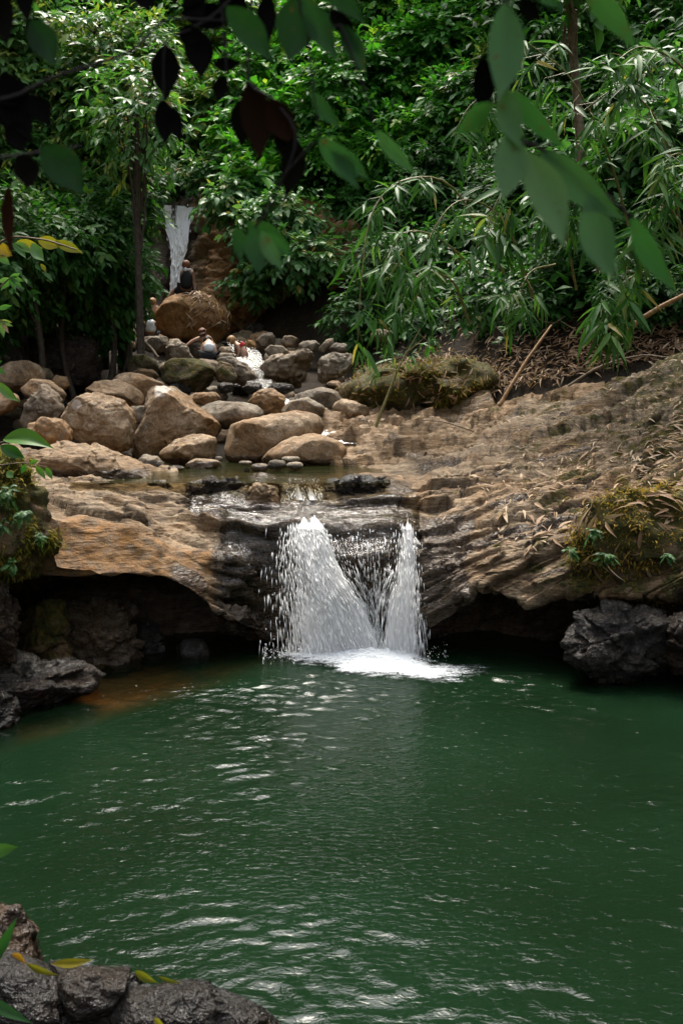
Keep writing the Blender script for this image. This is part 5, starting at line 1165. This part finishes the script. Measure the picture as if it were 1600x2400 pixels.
leafy('banana_plant', 'broad ribbed green leaf plant above the left moss hump', 'plant', P(-60, 1100, 9.4),
 [([(-60, 1100, 9.4), (-20, 1050, 9.2), (14, 1033, 9.1)], .014), ([(0, 1090, 9.2), (60, 1085, 9.1), (110, 1095, 9)], .006)],
 [((8, 1030), (130, 1053), 46, 9.1, -.25, 'fern', .75, dict(bend=-.06, fold=.5, roll=.5, n=17)), ((0, 1045), (60, 1075), 30, 9.1, -.1, 'fern', .3), ((84, 1092), (108, 1124), 15, 9, 0, 'fern', .8), ((106, 1094), (124, 1126), 14, 9, 0, 'fern', .7), ((60, 1088), (50, 1112), 14, 9, 0, 'fern', .5), ((70, 1086), (92, 1078), 12, 9, 0, 'fern', .8), ((18, 1105), (32, 1120), 18, 9, -.05, 'broad', .7)], 'pale_bark')
leafy('sapling', 'small plant with long green leaves at the left edge beside the boulders', 'plant', P(-80, 960, 9.6),
 [([(-80, 960, 9.6), (-30, 910, 9.5), (0, 895, 9.4)], .01)],
 [((-8, 893), (48, 942), 22, 9.4, -.1, 'fern', .8), ((-20, 860), (14, 876), 16, 9.4, 0, 'fern', .6), ((-20, 850), (6, 846), 14, 9.4, 0, 'fern', .6)], 'pale_bark')
leafy('sapling', 'pale drooping plant at the left edge above the shaded boulders', 'plant', P(-70, 800, 10.6),
 [([(-70, 800, 10.6), (-20, 760, 10.5), (5, 750, 10.4)], .01)],
 [((2, 752), (32, 765), 10, 10.4, 0, 'broad', .8), ((4, 752), (22, 782), 10, 10.4, 0, 'dry', .7), ((0, 754), (10, 792), 14, 10.4, 0, 'broad', .7), ((0, 752), (30, 756), 9, 10.4, 0, 'broad', .9), ((-5, 725), (30, 716), 12, 10.4, 0, 'broad', .5)], 'pale_bark')
leafy('sapling', 'out of focus green leaves at the lower left edge over the pool', 'plant', P(-90, 2150, 2.6),
 [([(-90, 2150, 2.6), (-60, 2060, 2.6), (-30, 1990, 2.6)], .006)], [((-40, 2010), (45, 1985), 34, 2.6, 0, 'fern', .7), ((-60, 2330), (80, 2400), 30, 2.6, 0, 'near', .3), ((-20, 2270), (40, 2150), 26, 2.6, 0, 'near', .1)])
for k, (b0, t0_, wp, lab, tn) in enumerate([((62, 2258), (140, 2286), 16, 'yellow green leaf at the left of the foreground rock', .4), ((122, 2258), (222, 2248), 22, 'yellow leaf with brown edge on the foreground rock, nearest the corner stone', .6),
    ((316, 2275), (372, 2304), 20, 'green yellow leaf on the crest of the foreground rock', .3), ((370, 2288), (430, 2304), 10, 'thin pale leaf beside the crest of the foreground rock', .2), ((362, 2385), (392, 2408), 14, 'small yellow leaf low on the foreground rock', .5), ((28, 2235), (62, 2262), 14, 'rust red leaf beside the corner stone', 1.0)]):
    A = P(b0[0], b0[1], 3.45); o = big_leaf(b0, t0_, wp, 3.45, .1, 'yellow', tn, None, A, 'fallen_leaf', .05, .3); o.location = A; o['label'] = lab; o['category'] = 'leaf'

# ------------------------------------------------------------------ leaves close to the camera
leafy('overhanging_branch', 'large blurred green leaves hanging close to the camera at upper right', 'branch', P(1180, -260, 1.25),
 [([(1180, -260, 1.25), (1184, 0, 1.22), (1178, 200, 1.2), (1200, 320, 1.2), (1262, 346, 1.2), (1400, 440, 1.2), (1482, 512, 1.2)], .0035), ([(1180, -260, 1.25), (1300, -120, 1.22), (1375, -15, 1.2)], .003), ([(1180, 215, 1.2), (1145, 245, 1.2)], .002)],
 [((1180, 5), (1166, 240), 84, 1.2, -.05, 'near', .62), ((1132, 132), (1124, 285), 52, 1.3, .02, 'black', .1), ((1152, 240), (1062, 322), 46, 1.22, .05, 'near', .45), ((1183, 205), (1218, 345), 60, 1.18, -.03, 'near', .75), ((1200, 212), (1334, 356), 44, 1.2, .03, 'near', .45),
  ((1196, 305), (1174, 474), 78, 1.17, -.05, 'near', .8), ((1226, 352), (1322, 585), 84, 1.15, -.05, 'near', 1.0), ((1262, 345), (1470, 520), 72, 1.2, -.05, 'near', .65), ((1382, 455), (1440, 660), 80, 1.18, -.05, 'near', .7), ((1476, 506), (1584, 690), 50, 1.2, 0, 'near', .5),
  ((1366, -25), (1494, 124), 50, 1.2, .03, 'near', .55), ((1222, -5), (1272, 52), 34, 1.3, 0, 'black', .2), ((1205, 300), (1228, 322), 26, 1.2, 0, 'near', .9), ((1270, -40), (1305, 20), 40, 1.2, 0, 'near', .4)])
leafy('overhanging_branch', 'dead leaves with shade in their colour hanging close to the camera in the upper middle', 'branch', P(600, -260, 1.5),
 [([(600, -260, 1.5), (590, -60, 1.5), (588, 60, 1.5), (582, 190, 1.5), (640, 235, 1.48), (694, 325, 1.46), (640, 470, 1.46), (598, 535, 1.46)], .003), ([(590, -60, 1.5), (520, 20, 1.5), (455, 65, 1.5), (390, 105, 1.5), (384, 235, 1.5)], .0028), ([(520, 20, 1.5), (530, 150, 1.5), (528, 180, 1.5)], .002)],
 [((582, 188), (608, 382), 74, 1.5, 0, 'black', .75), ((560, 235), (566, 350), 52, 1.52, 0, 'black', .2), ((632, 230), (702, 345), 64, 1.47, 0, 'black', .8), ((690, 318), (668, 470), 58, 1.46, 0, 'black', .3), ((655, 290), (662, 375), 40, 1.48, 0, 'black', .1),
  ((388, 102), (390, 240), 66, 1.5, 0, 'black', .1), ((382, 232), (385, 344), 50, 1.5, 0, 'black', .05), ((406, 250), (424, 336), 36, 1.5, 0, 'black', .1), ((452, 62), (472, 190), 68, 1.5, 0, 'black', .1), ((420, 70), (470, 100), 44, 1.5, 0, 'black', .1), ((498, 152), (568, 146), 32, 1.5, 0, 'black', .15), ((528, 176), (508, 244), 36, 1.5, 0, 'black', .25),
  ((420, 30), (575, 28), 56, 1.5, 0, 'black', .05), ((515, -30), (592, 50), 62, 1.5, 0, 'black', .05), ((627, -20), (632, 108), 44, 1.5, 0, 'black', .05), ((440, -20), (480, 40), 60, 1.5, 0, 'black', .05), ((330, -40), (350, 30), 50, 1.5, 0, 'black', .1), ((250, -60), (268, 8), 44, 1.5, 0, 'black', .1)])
leafy('overhanging_branch', 'blurred dark green leaves at the top middle of the picture', 'branch', P(700, -260, 1.35),
 [([(700, -260, 1.35), (700, -40, 1.35), (720, 60, 1.35), (800, 60, 1.35)], .0025), ([(720, 60, 1.35), (735, 215, 1.35), (750, 325, 1.35)], .002), ([(800, 60, 1.35), (850, 200, 1.35), (882, 306, 1.35)], .002), ([(740, 330, 1.35), (660, 420, 1.4), (598, 530, 1.46)], .002)],
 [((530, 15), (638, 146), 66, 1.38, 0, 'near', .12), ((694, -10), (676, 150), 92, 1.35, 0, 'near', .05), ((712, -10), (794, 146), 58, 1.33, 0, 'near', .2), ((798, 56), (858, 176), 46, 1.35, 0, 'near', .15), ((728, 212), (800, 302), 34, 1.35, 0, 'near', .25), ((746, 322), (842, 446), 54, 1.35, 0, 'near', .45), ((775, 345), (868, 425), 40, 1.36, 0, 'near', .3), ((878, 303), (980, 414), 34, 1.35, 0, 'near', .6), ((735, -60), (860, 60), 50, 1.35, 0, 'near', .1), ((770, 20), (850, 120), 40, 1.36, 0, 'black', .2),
  ((557, 530), (562, 614), 34, 1.5, 0, 'near', .15), ((592, 532), (604, 646), 58, 1.46, -.02, 'near', .25), ((612, 540), (666, 636), 36, 1.44, -.02, 'near', .7), ((576, 522), (688, 586), 50, 1.5, .02, 'near', .2), ((620, 545), (690, 600), 30, 1.48, 0, 'near', .35)])
leafy('overhanging_branch', 'near black blurred leaves and twigs at the upper left', 'branch', P(-160, 260, 1.4),
 [([(-160, 260, 1.4), (20, 230, 1.4), (78, 205, 1.4), (130, 180, 1.4), (220, 152, 1.4), (310, 118, 1.42), (362, 68, 1.44), (400, 45, 1.46), (530, 48, 1.5)], .0032), ([(-160, 390, 1.4), (0, 370, 1.4), (90, 358, 1.4), (190, 343, 1.4)], .003)],
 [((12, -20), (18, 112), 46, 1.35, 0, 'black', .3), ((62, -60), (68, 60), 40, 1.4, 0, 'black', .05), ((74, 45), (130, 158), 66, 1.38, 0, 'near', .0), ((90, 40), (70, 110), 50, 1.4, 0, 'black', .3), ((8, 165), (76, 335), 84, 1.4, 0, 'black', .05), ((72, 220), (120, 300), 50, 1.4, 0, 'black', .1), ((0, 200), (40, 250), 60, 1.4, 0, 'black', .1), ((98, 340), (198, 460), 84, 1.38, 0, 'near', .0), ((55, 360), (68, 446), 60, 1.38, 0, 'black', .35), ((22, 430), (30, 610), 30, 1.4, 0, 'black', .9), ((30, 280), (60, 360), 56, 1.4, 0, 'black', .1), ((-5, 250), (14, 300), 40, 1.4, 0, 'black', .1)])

# ------------------------------------------------------------------ bathers
SK = {'tan': flat_mat('tan_skin', (.42, .24, .15), .5, .08, 20), 'brown': flat_mat('brown_skin', (.22, .115, .07), .5, .08, 20)}
CL = {'black': flat_mat('black_cloth', (.006, .006, .007), .8, .2, 20), 'white': flat_mat('white_cloth', (.62, .64, .66), .8, .08, 20), 'red': flat_mat('red_cloth', (.42, .02, .02), .7, .1, 20), 'orange': flat_mat('orange_cloth', (.6, .09, .02), .7, .1, 20),
      'hair_red': flat_mat('reddish_hair', (.16, .06, .03), .6, .3, 60), 'hair_dark': flat_mat('dark_hair', (.018, .012, .009), .6, .3, 60), 'hair_blond': flat_mat('blond_hair', (.33, .19, .08), .55, .3, 60)}
def skin(name, J, E, mat, parent, org, root=0, sub=2):
    me = bpy.data.meshes.new(name); me.from_pydata([tuple(np.array(j[:3]) - org) for j in J], E, []); me.materials.append(mat)
    o = put(name, me, parent)
    md = o.modifiers.new('skin', 'SKIN'); md.use_smooth_shade = True
    for i, j in enumerate(J):
        v = me.skin_vertices[0].data[i]; v.radius = (j[3], j[3] * (j[4] if len(j) > 4 else 1)); v.use_root = (i == root)
    sb = o.modifiers.new('smooth', 'SUBSURF'); sb.levels = sub; sb.render_levels = sub
    return o
def cp(x, y): return 320 + x * .17857, 600 + y * .17857
def person(Y, J, E, skin_c, clothes, label, hair=None, head=0, root=0):
    """J: name -> (crop x, crop y, dY, radius); clothes: (name, material, joints, edges, extra radius)"""
    W = {k: (*P(*cp(v[0], v[1]), Y + v[2]), v[3]) for k, v in J.items() if k != 'face'}; names = list(W)
    org = np.array(W['pelvis'][:3]) + np.array([0, 0, -.12])
    e = put('person', None, None, org, label, 'person', 'bathers below the upper waterfall')
    idx = {k: i for i, k in enumerate(names)}
    body = skin('body', [W[k] for k in names], [(idx[a], idx[b_]) for a, b_ in E], SK[skin_c], e, org, idx['pelvis'])
    hd = np.array(W['head'][:3])
    # face: nose, ears
    ne = np.array(W['neck'][:3]); upv = unit(hd - ne)
    for nm, mt, ks, ed, ex in clothes:
        ii = {k: i for i, k in enumerate(ks)}
        skin(nm, [(*W[k][:3], W[k][3] + ex) for k in ks], [(ii[a], ii[b_]) for a, b_ in ed], CL[mt], e, org)
    S, F = ICO[3]
    fwd = unit(np.array(J['face'][:3] if 'face' in J else (0, 1, 0)))
    for sgn in (-1, 1):
        sd = unit(np.cross(fwd, upv)) * sgn
        put('ear', mesh('ear', S[:, :] * np.array([.018, .022, .03]) + hd + sd * .082 - org, F, SK[skin_c]), e)
    put('nose', mesh('nose', S * np.array([.016, .02, .022]) + hd + fwd * .098 - upv * .01 - org, F, SK[skin_c]), e)
    if hair:
        hv = S * np.array([.105, .112, .112]) + hd + upv * .022 - fwd * .022
        keep = ((S @ fwd) < .45) | ((S @ upv) > .55); f2 = F[keep[F].all(1)]
        hv = hv + S * (.01 * fbm(S * 5, 3))[:, None]
        put('hair', mesh('hair', hv - org, f2, CL[hair]), e)
    return e, W, org
LEGS = [('pelvis', 'lhip'), ('lhip', 'lknee'), ('lknee', 'lfoot'), ('pelvis', 'rhip'), ('rhip', 'rknee'), ('rknee', 'rfoot')]
TOR = [('pelvis', 'waist'), ('waist', 'chest'), ('chest', 'neck'), ('neck', 'head'), ('head', 'crown')]
ARM = [('chest', 'lsh'), ('lsh', 'lel'), ('lel', 'lwr'), ('lwr', 'lhd'), ('chest', 'rsh'), ('rsh', 'rel'), ('rel', 'rwr'), ('rwr', 'rhd')]
e, W, org = person(25.7, dict(pelvis=(650, 450, 0, .15), waist=(655, 360, 0, .13), chest=(668, 240, 0, .16), neck=(662, 172, .02, .06), head=(655, 125, .03, .085), crown=(652, 92, .03, .06),
    lsh=(612, 205, 0, .075), lel=(590, 300, .22, .05), lwr=(600, 380, .35, .035), lhd=(605, 400, .38, .035), rsh=(728, 215, 0, .075), rel=(750, 330, .02, .05), rwr=(765, 430, -.02, .038), rhd=(772, 462, -.03, .04),
    lhip=(600, 445, .05, .10), lknee=(500, 455, .12, .07), lfoot=(405, 560, .05, .045), rhip=(700, 455, .08, .10), rknee=(730, 420, .5, .07), rfoot=(735, 520, .7, .05)),
    TOR + ARM + LEGS, 'brown', [('shirt', 'black', ['pelvis', 'waist', 'chest', 'lsh', 'rsh'], [('pelvis', 'waist'), ('waist', 'chest'), ('chest', 'lsh'), ('chest', 'rsh')], .03), ('shorts', 'black', ['pelvis', 'lhip', 'rhip', 'lknee'], [('pelvis', 'lhip'), ('pelvis', 'rhip'), ('lhip', 'lknee')], .02)],
    'person in black sleeveless shirt seated on top of the huge mossy boulder', 'hair_red')
# white print across the shoulders
c0 = np.array(W['chest'][:3]); S2, F2 = ICO[2]
pr = np.concatenate([S2 * np.array([.045, .012, .045]) + c0 + np.array([-.02, -.185, .10]), S2 * np.array([.10, .012, .022]) + c0 + np.array([.07, -.185, .095])]); put('shirt_print', mesh('shirt_print', pr - org, np.concatenate([F2, F2 + len(S2)]), CL['white']), e)
person(24.6, dict(pelvis=(180, 1010, 0, .13), waist=(182, 960, 0, .12), chest=(178, 890, 0, .14), neck=(172, 845, .05, .05), head=(165, 815, .10, .08), crown=(160, 795, .15, .06),
    lsh=(118, 880, 0, .06), lel=(98, 950, .02, .045), lwr=(100, 990, .0, .033), lhd=(106, 1010, 0, .035), rsh=(238, 880, 0, .06), rel=(250, 950, .12, .045), rwr=(240, 1000, .25, .033), rhd=(235, 1010, .28, .035),
    lhip=(140, 1035, .05, .085), lknee=(120, 1020, .45, .065), lfoot=(120, 1100, .6, .045), rhip=(215, 1035, .05, .085), rknee=(235, 1020, .45, .065), rfoot=(235, 1100, .6, .045)),
    TOR + ARM + LEGS, 'brown', [('shirt', 'white', ['pelvis', 'waist', 'chest', 'lsh', 'rsh'], [('pelvis', 'waist'), ('waist', 'chest'), ('chest', 'lsh'), ('chest', 'rsh')], .028), ('shorts', 'black', ['pelvis', 'lhip', 'rhip'], [('pelvis', 'lhip'), ('pelvis', 'rhip')], .025)],
    'person in white t-shirt seated with back turned, left of the huge mossy boulder', 'hair_dark')
person(25.2, dict(pelvis=(80, 990, 0, .12), waist=(78, 950, 0, .12), chest=(80, 905, 0, .13), neck=(92, 860, 0, .05), head=(100, 835, 0, .08), crown=(102, 812, 0, .06), face=(-.5, -1, 0),
    lsh=(50, 895, 0, .06), lel=(35, 950, 0, .045), lwr=(45, 1000, -.1, .03), lhd=(50, 1010, -.1, .03), rsh=(112, 895, 0, .06), rel=(120, 950, 0, .045), rwr=(110, 1000, -.1, .03), rhd=(105, 1010, -.1, .03),
    lhip=(60, 1010, 0, .08), lknee=(50, 1030, -.3, .06), lfoot=(50, 1100, -.3, .04), rhip=(100, 1010, 0, .08), rknee=(110, 1030, -.3, .06), rfoot=(110, 1100, -.3, .04)),
    TOR + ARM + LEGS, 'tan', [('shirt', 'orange', ['pelvis', 'waist', 'chest'], [('pelvis', 'waist'), ('waist', 'chest')], .03)], 'person in orange half hidden behind the one in the white t-shirt', 'hair_blond')
person(26.6, dict(pelvis=(230, 790, 0, .13), waist=(240, 740, 0, .12), chest=(245, 685, 0, .14), neck=(225, 640, 0, .05), head=(208, 612, 0, .08), crown=(200, 590, 0, .06), face=(-1, -.3, 0),
    lsh=(215, 680, 0, .06), lel=(190, 735, 0, .045), lwr=(170, 775, -.05, .035), lhd=(160, 785, -.05, .035), rsh=(275, 680, 0, .06), rel=(290, 730, .1, .045), rwr=(280, 770, .1, .033), rhd=(276, 780, .1, .035),
    lhip=(210, 800, 0, .085), lknee=(200, 850, 0, .065), lfoot=(200, 920, 0, .045), rhip=(250, 800, 0, .085), rknee=(255, 850, 0, .065), rfoot=(255, 920, 0, .045)),
    TOR + ARM + LEGS, 'tan', [('shorts', 'black', ['pelvis', 'lhip', 'rhip'], [('pelvis', 'lhip'), ('pelvis', 'rhip')], .025)], 'bare shouldered person leaning at the left flank of the huge mossy boulder', 'hair_blond')
person(24.5, dict(pelvis=(930, 1190, .1, .14), waist=(915, 1140, .05, .13), chest=(895, 1090, 0, .15), neck=(878, 1048, -.05, .055), head=(865, 1015, -.08, .082), crown=(862, 990, -.08, .06), face=(-.2, -1, -.2),
    lsh=(835, 1075, 0, .065), lel=(745, 1112, -.05, .048), lwr=(672, 1160, -.1, .036), lhd=(645, 1190, -.12, .042), rsh=(955, 1070, 0, .065), rel=(985, 1110, -.05, .048), rwr=(1000, 1150, -.05, .036), rhd=(1005, 1165, -.05, .04),
    lhip=(905, 1220, .1, .085), lknee=(880, 1290, .1, .065), lfoot=(880, 1360, .1, .045), rhip=(960, 1220, .1, .085), rknee=(970, 1290, .1, .065), rfoot=(970, 1360, .1, .045)),
    TOR + ARM + LEGS, 'tan', [('shorts', 'black', ['pelvis', 'lhip', 'rhip'], [('pelvis', 'lhip'), ('pelvis', 'rhip')], .025)], 'bare chested person facing the camera with one arm stretched to a grey block', 'hair_red')
person(23.9, dict(pelvis=(955, 1275, 0, .15), waist=(958, 1215, 0, .14), chest=(952, 1150, .05, .15), neck=(945, 1120, .16, .055), head=(938, 1118, .30, .08), crown=(935, 1125, .38, .06), face=(0, .7, -.7),
    lsh=(885, 1150, .05, .06), lel=(862, 1220, 0, .047), lwr=(845, 1290, -.05, .036), lhd=(838, 1320, -.06, .04), rsh=(1010, 1160, .05, .06), rel=(1030, 1230, 0, .047), rwr=(1035, 1300, -.05, .036), rhd=(1022, 1330, -.06, .04),
    lhip=(910, 1300, 0, .09), lknee=(890, 1300, .4, .065), lfoot=(890, 1380, .4, .045), rhip=(1000, 1305, 0, .09), rknee=(1015, 1300, .4, .065), rfoot=(1015, 1380, .4, .045)),
    TOR + ARM + LEGS, 'tan', [('top', 'white', ['pelvis', 'waist', 'chest'], [('pelvis', 'waist'), ('waist', 'chest')], .02), ('shorts', 'black', ['pelvis', 'lhip', 'rhip'], [('pelvis', 'lhip'), ('pelvis', 'rhip')], .032)], 'crouching person in white top and black shorts seen from behind', 'hair_dark')
person(23.8, dict(pelvis=(1410, 1275, 0, .14), waist=(1375, 1215, 0, .105), chest=(1325, 1165, 0, .125), neck=(1285, 1135, 0, .05), head=(1245, 1115, 0, .085), crown=(1235, 1090, 0, .065), face=(-.9, -.1, -.4),
    lsh=(1330, 1185, -.12, .055), lel=(1350, 1265, -.15, .042), lwr=(1318, 1330, -.15, .033), lhd=(1308, 1350, -.15, .038), rsh=(1320, 1185, .12, .055), rel=(1300, 1260, .15, .042), rwr=(1285, 1330, .12, .033), rhd=(1280, 1350, .12, .038),
    lhip=(1425, 1305, -.08, .105), lknee=(1385, 1370, -.1, .075), lfoot=(1400, 1440, -.1, .05), rhip=(1425, 1305, .1, .10), rknee=(1370, 1370, .1, .07), rfoot=(1380, 1440, .1, .05)),
    TOR + ARM + LEGS, 'tan', [('swim_top', 'red', ['waist2', 'chest2'], [('waist2', 'chest2')], .012)] if False else [('shorts', 'black', ['pelvis', 'waist'], [('pelvis', 'waist')], .015)], 'blond person in red swim top bending towards the water', 'hair_blond')
ob = [o for o in bpy.data.objects if o.get('label', '').startswith('blond person in red')][0]; org = np.array(ob.location)
a = P(*cp(1345, 1172), 23.8); b_ = P(*cp(1378, 1205), 23.8); V, F = tube(curve([a, (a + b_) / 2, b_], 5), [.13, .134, .13, .125, .12], 14); put('swim_top', mesh('swim_top', V - org, F, CL['red']), ob)
